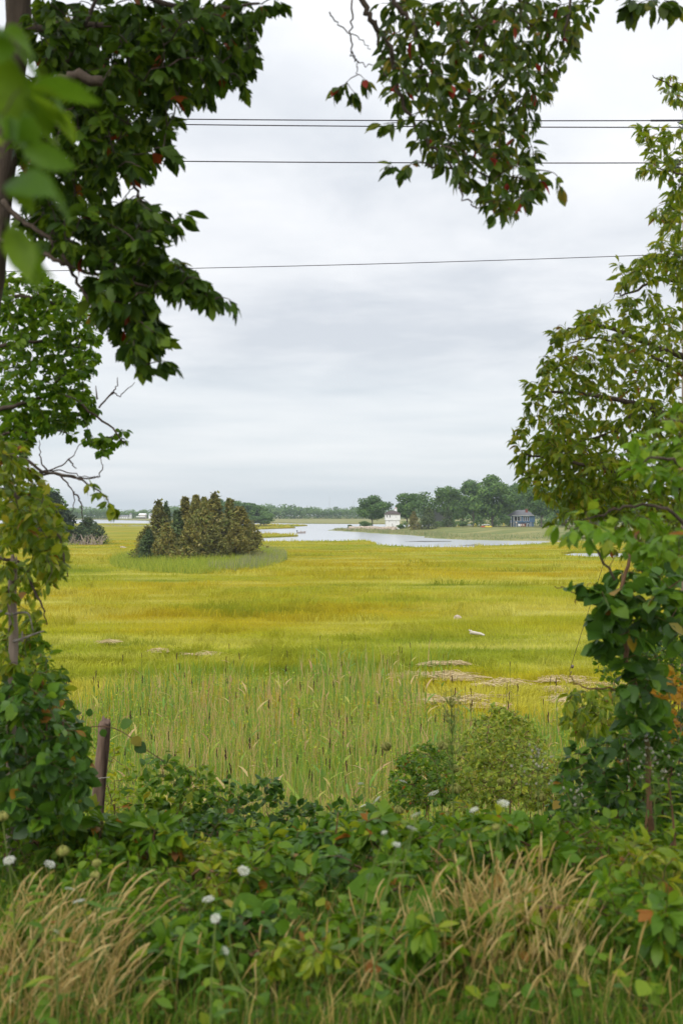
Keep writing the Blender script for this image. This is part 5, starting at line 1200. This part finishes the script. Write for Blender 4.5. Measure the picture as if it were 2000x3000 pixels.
# vine that crosses the post with a few large leaves
b = gbase(-2.0, 6.9); vn = empty('post_vine', b, 'thin vine with large dark leaves crossing the top of the fence post', 'vine')
ln = smooth_line([PT(120, 2180, 6.9), PT(210, 2140, 6.95), PT(300, 2128, 7.1), PT(360, 2145, 7.05), PT(420, 2190, 7.0), PT(480, 2230, 6.9)], 5)
MB().tube(ln, .0035, 5).build('stem', M_rstem, vn)
P, D, Nn, S = [], [], [], []
for px, py, dx, dz, s_ in [(352,2130,.8,.5,.10),(386,2160,.5,-.3,.09),(395,2178,.8,-.5,.10),(268,2130,-.6,-.5,.08),(225,2125,-.5,-.4,.11),(245,2150,-.3,-.8,.10),(180,2150,.3,-.9,.11),(212,2200,.1,-1,.11),(300,2135,.2,-.6,.06),(262,2100,.1,.9,.06),(155,2240,0,-1,.12),(190,2260,.4,-.8,.12)]:
    P.append(PT(px, py, 6.9)); D.append(np.array([dx, -.2, dz])); Nn.append(np.array([rng.normal(0, .3), -.8, .5])); S.append(s_)
put_leaves(vn, ['round'], P, D, Nn, S, M_round, 20)

# ---- groundsel shrubs at the foot of the bank
bush('groundsel_bush', 'dark green groundsel shrub at the foot of the bank, left of the fluffy weed', 'bush', [(895,1800),(915,1740),(990,1700),(1035,1740),(1050,1830),(960,1860),(900,1850)], 190, 13.5, 15.5, ['tiny', 'small'], .085, 14, M_shrub, 60, r0=.004)
bush('groundsel_bush', 'pale green groundsel shrub at the foot of the bank, right of the fluffy weed', 'bush', [(1050,1760),(1070,1680),(1130,1620),(1200,1640),(1250,1700),(1250,1810),(1140,1860),(1050,1860)], 360, 14, 17, ['tiny', 'small'], .085, 14, M_bacch, 80, r0=.004)
bush('groundsel_bush', 'low groundsel shrub between the pale shrub and the right thicket', 'bush', [(1190,1760),(1290,1730),(1310,1850),(1190,1860)], 110, 12.5, 14, ['tiny', 'small'], .08, 13, M_bacch, 40, r0=.004)
bush('groundsel_bush', 'small lime shrub among the reeds below the left bush', 'bush', [(190,1700),(240,1690),(330,1780),(330,1850),(190,1880)], 60, 10, 13, ['tiny', 'small'], .07, 13, M_lime, 40, r0=.003)

# ---- the thicket across the bottom: rows of shrubs on the bank
SPEC = {
 'bit': ('bittersweet_shrub', 'round-leaved bittersweet shrub', ['round', 'small', 'small'], .064, M_round, .35),
 'sas': ('sassafras_shrub', 'broad-leaved sassafras shrub', ['ell', 'mitten', 'ell', 'lobed'], .088, M_shrub, .25),
 'blu': ('blackberry_shrub', 'small-leaved bramble', ['small', 'ell', 'lance'], .052, M_small, .3),
 'lim': ('sumac_shrub', 'lime-tinted sprouting shrub', ['ell', 'lance'], .082, M_lime, .15),
 'che': ('cherry_shrub', 'narrow-leaved cherry shrub', ['lance', 'ell'], .066, M_cherry, .4),
}
ROWS = [
 ('back row', 8.3, [(60,1880,'bit'),(170,1960,'blu'),(290,1930,'che'),(380,1735,'sas'),(440,1755,'sas'),(520,1785,'bit'),(600,1800,'bit'),(690,1808,'bit'),(760,1830,'bit'),(850,1840,'sas'),(950,1850,'blu'),(1060,1860,'che'),(1170,1855,'sas'),(1290,1850,'bit'),(1400,1840,'bit'),(1510,1800,'bit')]),
 ('middle row', 6.6, [(30,1930,'bit'),(140,1985,'blu'),(255,1965,'che'),(370,1880,'sas'),(480,1880,'bit'),(590,1885,'sas'),(690,1885,'lim'),(790,1860,'sas'),(890,1885,'lim'),(990,1890,'sas'),(1090,1900,'blu'),(1190,1905,'che'),(1290,1900,'blu'),(1400,1890,'bit'),(1510,1880,'bit')]),
 ('third row', 5.4, [(60,2010,'blu'),(200,2020,'sas'),(330,2000,'sas'),(460,1985,'che'),(590,1990,'sas'),(720,1975,'bit'),(850,1965,'sas'),(980,1965,'blu'),(1110,1985,'sas'),(1240,1985,'sas'),(1370,1985,'che'),(1510,1985,'blu')]),
 ('lowest row', 3.85, [(300,2300,'blu'),(430,2300,'sas'),(560,2300,'bit'),(690,2300,'che'),(830,2300,'blu'),(960,2300,'sas'),(1080,2300,'blu'),(1250,2300,'che'),(1420,2300,'blu'),(1540,2300,'sas'),(70,2330,'blu')]),
 ('front row', 4.55, [(240,2120,'blu'),(370,2110,'blu'),(500,2110,'che'),(640,2120,'sas'),(780,2080,'bit'),(920,2090,'blu'),(1060,2110,'blu'),(1200,2110,'sas'),(1340,2110,'blu'),(1480,2110,'che')]),
]
for rn, d, lst in ROWS:
    cnt = {}
    for i, (dx, yt, sp) in enumerate(lst):
        nm, lb, kinds, sz, mat, dr = SPEC[sp]; x = dx * KD; w_ = 95 * KD; top = yt * KD
        dd = d + rng.uniform(-.25, .25); b = gbase((x - 1000) / F * dd, dd); yb = HZ + (EYE - b[2]) * F / dd
        top = min(top, yb - (190 if d > 4 else 120)) + rng.uniform(-45, 35)
        hh = yb - top
        poly = [(x - w_ * .95, top + hh * .55), (x - w_ * .75, top + hh * .22), (x - w_ * .3, top + hh * .05), (x + w_ * .2, top + 8), (x + w_ * .7, top + hh * .18), (x + w_ * .95, top + hh * .5), (x + w_ * .7, top + hh * .85), (x - w_ * .7, top + hh * .85)]
        bush(nm, '%s in the %s of the bottom thicket, %s from the left' % (lb, rn, ORD[i]), 'shrub', poly, int(44 + 20 * (rn != 'front row')), dd - .45, dd + .5, kinds, sz * rng.uniform(.88, 1.25), 11, mat, 60, 'shrubs of the bottom thicket', dr, r0=.002, stems=6, disp=False)

# ---- shaded leaf litter and ground cover under the thicket
def ground_cover():
    n = 6500; y = rng.uniform(3.0, 9.5, n); x = rng.uniform(-.42, .42, n) * y * 1.05
    z = bankz(x, y) + rng.uniform(.02, .16, n) * (1 + .6 * vnoise(x, y, 1.2, 31))
    D = rng.normal(0, 1, (n, 3)); D[:, 2] *= .25; Nn = rng.normal(0, .35, (n, 3)) + np.array([0, -.1, 1]); S = rng.uniform(.03, .065, n)
    r = tag(link('ground_cover', None), 'low leafy ground cover under the bottom thicket', 'plants', kind='stuff'); r.location = (0, 0, 0)
    put_leaves(r, ['small', 'ell', 'round'], np.stack([x, y, z], 1), D, Nn, S, M_shrub, 0)
    n = 16000; y = rng.uniform(2.9, 5.4, n); x = rng.uniform(-.42, .42, n) * y
    dry = vnoise(x, y, 1.1, 33)
    V, fs, va = blades(np.stack([x, y, bankz(x, y) - .01], 1), rng.uniform(.08, .28, n), rng.uniform(.003, .007, n), rng.normal(0, .35, (n, 2)), np.clip(rng.random(n) * .8 + .3 * (dry - .4), 0, .99), 2)
    tag(link('verge_grass', mesh_np('verge_grass', V, fs, va, False), M_grass), 'short green grass along the bottom edge', 'grass', kind='stuff')
ground_cover()

# ---- dry golden grass
def dry_grass(name, label, zones, seed):
    g = np.random.default_rng(seed); mb = MB()
    for (x0, x1, ytop0, ytop1, d0, d1, n, lean) in zones:
        for i in range(n):
            px = g.uniform(x0, x1); d = g.uniform(d0, d1); yt = g.uniform(ytop0, ytop1); X = (px - 1000) / F * d; z0 = gz(X, d)
            zt = EYE - (yt - HZ) / F * d; h = max(.12, zt - z0); dx = lean * h + g.normal(0, .26) * h; dy = g.normal(0, .2) * h
            a = np.array([X, d, z0 - .02]); c = np.array([X + dx, d + dy, z0 + h]); m = a + (c - a) * .55 + np.array([-dx * .22, 0, .06 * h])
            v = g.random(); ln = smooth_line([a, m, c], 3); mb.tube(ln, np.linspace(.0017, .0009, len(ln)), 3, v, False)
            if g.random() < .45:       # seed head
                t = nz(ln[-1] - ln[-2]); L_ = g.uniform(.05, .11); e = c + (t + np.array([lean * .4, 0, -.15])) * L_
                mb.tube(smooth_line([c - t * .02, c + t * L_ * .45, e], 2), [.0012, .0028, .0034, .0026, .001], 4, min(.99, v * .8 + .2), False)
            if g.random() < .5:
                q = ln[len(ln) // 2]; e = q + np.array([g.normal(0, .09), g.normal(0, .05), g.uniform(-.02, .10)]); s = np.array([.003, .001, 0])
                mb.raw([q - s, q + s, e], [(0, 1, 2)], None, v)
    return tag(mb.build(name, M_dry), label, 'grass', kind='stuff')
dry_grass('dry_grass', 'golden dry grass leaning in the bottom left corner', [(-60, 330, 2600, 2800, 3.2, 4.0, 210, .26), (-40, 420, 2760, 2960, 3.0, 3.6, 140, .2), (330, 950, 2720, 2950, 3.2, 3.9, 50, .15)], 1)
dry_grass('dry_grass', 'golden dry grass standing at the lower right', [(1330, 1640, 2520, 2700, 3.5, 4.1, 210, .10), (1280, 1720, 2600, 2860, 3.2, 3.8, 190, .04), (1040, 1400, 2600, 2860, 3.2, 3.8, 110, .2), (900, 2000, 2780, 2990, 3.0, 3.5, 130, .05)], 2)

# ---- white umbels and seed heads
def umbel_mesh(seed):
    g = np.random.default_rng(seed); mb = MB()
    for i in range(46):
        r_ = math.sqrt((i + .5) / 46); a = i * 2.39996; c = np.array([r_ * math.cos(a), r_ * math.sin(a), .18 * (1 - r_ * r_) + g.uniform(-.04, .04)]); s = g.uniform(.09, .15); k = 6
        V = [c + np.array([s * math.cos(2 * math.pi * j / k), s * math.sin(2 * math.pi * j / k), g.uniform(-.03, .03)]) for j in range(k)] + [c + np.array([0, 0, .05])]
        mb.raw(V, [(j, (j + 1) % k, k) for j in range(k)], None, g.random())
    me = mesh_np('umbel', np.vstack(mb.V), [np.vstack(mb.f3)], np.concatenate(mb.var), False); me.materials.append(M_white)
    rb = MB()
    for i in range(12):
        a = i * 2 * math.pi / 12; rb.tube([(0, 0, -.55), (.8 * math.cos(a), .8 * math.sin(a), 0)], [.025, .018], 3, cap=False)
    rm = mesh_np('rays', np.vstack(rb.V), [np.vstack(rb.f4)]); rm.materials.append(M_stem); return me, rm
UMB = [umbel_mesh(i) for i in range(3)]
def nest_mesh(seed):
    g = np.random.default_rng(seed); mb = MB()
    for i in range(26):
        a = i * 2.39996; b_ = g.uniform(.55, 1)
        mb.tube(smooth_line([(0, 0, -.9), (b_ * math.cos(a), b_ * math.sin(a), -.05), (.35 * b_ * math.cos(a), .35 * b_ * math.sin(a), .75)], 3), [.03, .05, .08, .10, .11, .10, .06], 4, g.random())
    me = mesh_np('seed_head', np.vstack(mb.V), [np.vstack(mb.f3), np.vstack(mb.f4)], np.concatenate(mb.var)); me.materials.append(M_seed); return me
NEST = [nest_mesh(i) for i in range(2)]
def flower(name, label, cat, x, y, d, r_, kind, tilt, group, i):
    for d in np.linspace(7.4, 2.7, 95):
        top = DT(x, y, d)
        if top[2] - gz(top[0], d) > (.62 if y < 1960 else .48): break
    r_ *= d / 4.9; X = top[0] + rng.normal(0, .10); Y = d + rng.normal(0, .05); z0 = gz(X, Y); r = empty(name, (X, Y, z0), label, cat, group)
    ln = smooth_line([np.array([X, Y, z0 - .02]), (np.array([X, Y, z0]) + top) / 2 + np.array([rng.normal(0, .05), 0, .03]), top - np.array([0, 0, r_ * .5])], 5)
    MB().tube(ln, np.linspace(.0034, .0022, len(ln)), 5, cap=False).build('stem', M_stem, r)
    if kind == 'umbel':
        o = link('umbel', UMB[i % 3][0], None, r, False); q = link('rays', UMB[i % 3][1], None, o, False)
    else: o = link('seed_head', NEST[i % 2], None, r, False)
    o.location = top - np.array(r.location); o.scale = (r_, r_, r_); o.rotation_euler = (tilt[0], tilt[1], i)
    for k in range(2):
        p = ln[4 + 3 * k]; l = bpy.data.objects.new('leaf', leaf_me('thin', M_shrub)); COL.objects.link(l); l.parent = r; l.location = p - np.array(r.location); l.scale = (.09, .16, .09); l.rotation_euler = (0, -.4, rng.uniform(0, 6))
UW = [(22,1976,4.5,.030),(115,1985,4.6,.028),(160,2042,4.3,.026),(182,2070,4.2,.030),(130,2140,4.1,.018),(478,2065,4.2,.030),(495,2110,4.2,.026),(518,2183,4.0,.022),(560,2000,4.6,.030),(865,1837,5.3,.026),(840,1850,5.3,.030),(925,1795,5.8,.022),(995,1822,5.8,.030),(955,1872,5.4,.028),(945,1903,5.2,.028),(910,1940,5.0,.022),(1088,1860,5.6,.024),(1155,1845,5.8,.030),(882,1912,5.1,.016),(828,1800,5.8,.016)]
for i, (x, y, d, r_) in enumerate(sorted(UW)):
    flower('queen_annes_lace', 'white flat-topped umbel flower, %s from the left of the white umbels' % ORD[i], 'flower', x, y, d, r_, 'umbel', (rng.uniform(.15, .75), rng.normal(0, .3)), 'white umbel flowers', i)
SW = [(145,1955,4.5,.034),(222,1983,4.5,.025),(219,2010,4.5,.025),(6,1875,4.8,.030),(888,1714,7.0,.028),(1013,1712,7.0,.026),(1044,1765,6.6,.026),(1045,1812,6.0,.032),(915,1862,5.4,.030),(1240,1830,5.6,.034),(1138,1900,5.2,.022),(1150,1795,6.4,.022)]
for i, (x, y, d, r_) in enumerate(sorted(SW)):
    flower('wild_carrot', 'closed yellow-green wild carrot seed head, %s from the left' % ORD[i], 'flower', x, y, d, r_, 'nest', (rng.normal(0, .35), rng.normal(0, .35)), 'closed seed heads', i)

# ---- fluffy weeds and tall stalks
def fluffy(label, stem, spread, n, d, seed, puff=.012, mat=M_puff):
    g = np.random.default_rng(seed); base = PT(*stem[0], d); base[2] = gz(base[0], d); r = empty('fluffy_weed', base, label, 'weed', 'weeds gone to fluffy seed')
    ln = smooth_line([base] + [PT(x, y, d) for x, y in stem[1:]], 6); MB().tube(ln, np.linspace(.005, .002, len(ln)), 5).build('stem', M_stem, r)
    tw, pf, lf = MB(), MB(), MB(); up = ln[len(ln) // 2:]
    for i in range(n):
        a = up[g.integers(0, len(up))]; k = (a[2] - up[0][2]) / max(.01, up[-1][2] - up[0][2]); e = a + np.array([g.normal(0, spread), g.normal(0, spread), g.uniform(.04, .16)]) * (1.15 - .6 * k)
        tw.tube([a, (a + e) / 2 + np.array([0, 0, -.01]), e], [.0016, .0012, .0008], 3, cap=False)
        rr = puff * g.uniform(.5, 1.15)
        for q in range(3): pf.tube([e + g.normal(0, rr * .5, 3) - np.array([0, 0, rr * .5]), e + g.normal(0, rr * .4, 3), e + g.normal(0, rr * .5, 3) + np.array([0, 0, rr * .6])], [rr * .3, rr * .6, rr * .2], 5, g.random())
    tw.build('branchlets', M_stem, r)['kind'] = 'stuff'; pf.build('seed_fluff', mat, r)['kind'] = 'stuff'
fluffy('tall blurred weed with pale fluff rising before the reeds right of centre', [(1330, 2450), (1325, 2250), (1320, 2070)], .07, 110, 5.6, 1, .008, M_seed)
fluffy('fluffy white-seeded weed before the pale groundsel shrub', [(1580, 2480), (1575, 2330), (1572, 2230)], .07, 34, 5.6, 2, .007)
fluffy('fluffy white-seeded weed at the right edge beside the tall stalk', [(1925, 2480), (1915, 2350), (1905, 2210)], .08, 40, 5.0, 3, .008)
fluffy('small fluffy weed in front of the right-hand thicket', [(1700, 2560), (1695, 2440), (1690, 2350)], .05, 16, 5.2, 4, .007)
def stalk(label, pts, d, nleaf, sz, mat):
    base = PT(*pts[0], d); base[2] = gz(base[0], d); r = empty('tall_stalk', base, label, 'weed', 'tall leafy stalks')
    ln = smooth_line([base] + [PT(x, y, d) for x, y in pts[1:]], 8); MB().tube(ln, np.linspace(.007, .003, len(ln)), 6).build('stem', M_rstem, r)
    P, D, Nn, S = [], [], [], []
    for i in range(nleaf):
        k = .15 + .85 * i / nleaf; p = ln[int(k * (len(ln) - 1))]; a = i * 2.4
        P.append(p); D.append(np.array([math.cos(a), math.sin(a), rng.uniform(.1, .6)])); Nn.append(np.array([0, 0, 1]) + rng.normal(0, .25, 3)); S.append(sz * (1.1 - .5 * k))
    put_leaves(r, ['lance', 'thin'], P, D, Nn, S, mat, nleaf)
stalk('tall leafy stalk at the right edge in front of the dark thicket', [(1875, 2630), (1885, 2480), (1900, 2310), (1905, 2230)], 4.8, 30, .10, M_shrub)
stalk('second leafy stalk close to the right picture edge', [(1985, 2560), (1968, 2380), (1955, 2280)], 4.8, 24, .09, M_lime)
stalk('young leafy stalk left of the tall one at the right', [(1815, 2560), (1805, 2450), (1800, 2390)], 5.0, 30, .05, M_lime)
stalk('lime green shoot in the bottom centre of the thicket', [(480, 2900), (490, 2830), (500, 2790)], 3.7, 12, .05, M_lime)
stalk('thin leafy stalk rising out of the thicket left of centre', [(985, 2620), (980, 2500), (990, 2380)], 5.0, 22, .09, M_lime)
ss = empty('broken_stick', PT(1810, 2560, 5.2), 'broken brown stick stuck upright in front of the right thicket', 'stick'); ss.location.z = gz(ss.location.x, 5.2)
MB().tube(smooth_line([np.array([ss.location.x, 5.2, ss.location.z]), PT(1812, 2520, 5.2), PT(1802, 2455, 5.2)], 4), np.linspace(.013, .011, 9), 7, rough=.1).build('stick', M_bark2, ss)
MB().tube([PT(1770, 2530, 5.2), PT(1806, 2500, 5.2)], [.004, .006], 5).build('side_twig', M_bark2, ss)

# ---- broad burdock leaves
def broad(label, x, y, d, n, size, seed):
    g = np.random.default_rng(seed); c = PT(x, y, d); b = gbase(c[0], d); r = empty('burdock_plant', b, label, 'plant', 'broad-leaved plants')
    P, D, Nn, S = [], [], [], []
    for i in range(n):
        a = -math.pi / 2 + (i - (n - 1) / 2) * 1.15 + g.normal(0, .2); e = c + np.array([math.cos(a) * .05, -.03, g.uniform(-.08, .08)])
        MB().tube(smooth_line([b, (b + e) / 2 + np.array([g.normal(0, .03), 0, .02]), e], 4), np.linspace(.006, .004, 9), 5).build('stalk', M_stem, r)
        P.append(e); D.append(np.array([math.cos(a), math.sin(a) * .5, g.uniform(-.3, .25)])); Nn.append(np.array([g.normal(0, .2), -.55, .85])); S.append(size * g.uniform(.8, 1.15))
    put_leaves(r, ['heart'], P, D, Nn, S, M_big, 20)
broad('broad dark leaves in the thicket right of centre above the golden grass', 1180, 2650, 4.05, 4, .19, 1)
broad('broad dark leaf behind the white umbels at lower left of centre', 640, 2680, 4.0, 3, .17, 2)
broad('broad dark leaves in the bottom right corner', 1860, 2880, 3.45, 4, .21, 3)
broad('round broad leaves low in the bottom centre', 780, 2900, 3.55, 3, .14, 4)
broad('pale broad leaves among the golden grass', 1500, 2810, 3.7, 3, .10, 5)
broad('green broad leaf below the golden grass right of centre', 1120, 2840, 3.7, 2, .13, 6)

# ------------------------------------------------------------------ haze over the bay
def haze():
    m, nt, out = new_mat('haze air'); v = nt.nodes.new('ShaderNodeVolumePrincipled')
    v.inputs['Color'].default_value = (.80, .88, .97, 1); v.inputs['Density'].default_value = .00020; v.inputs['Anisotropy'].default_value = .2
    nt.links.new(v.outputs[0], out.inputs['Volume'])
    o = MB().box((-1700, -260, -1.6), (1700, 1800, 42)).build('haze', m, None, False); tag(o, kind='stuff'); o.display_type = 'WIRE'
    return o
haze()
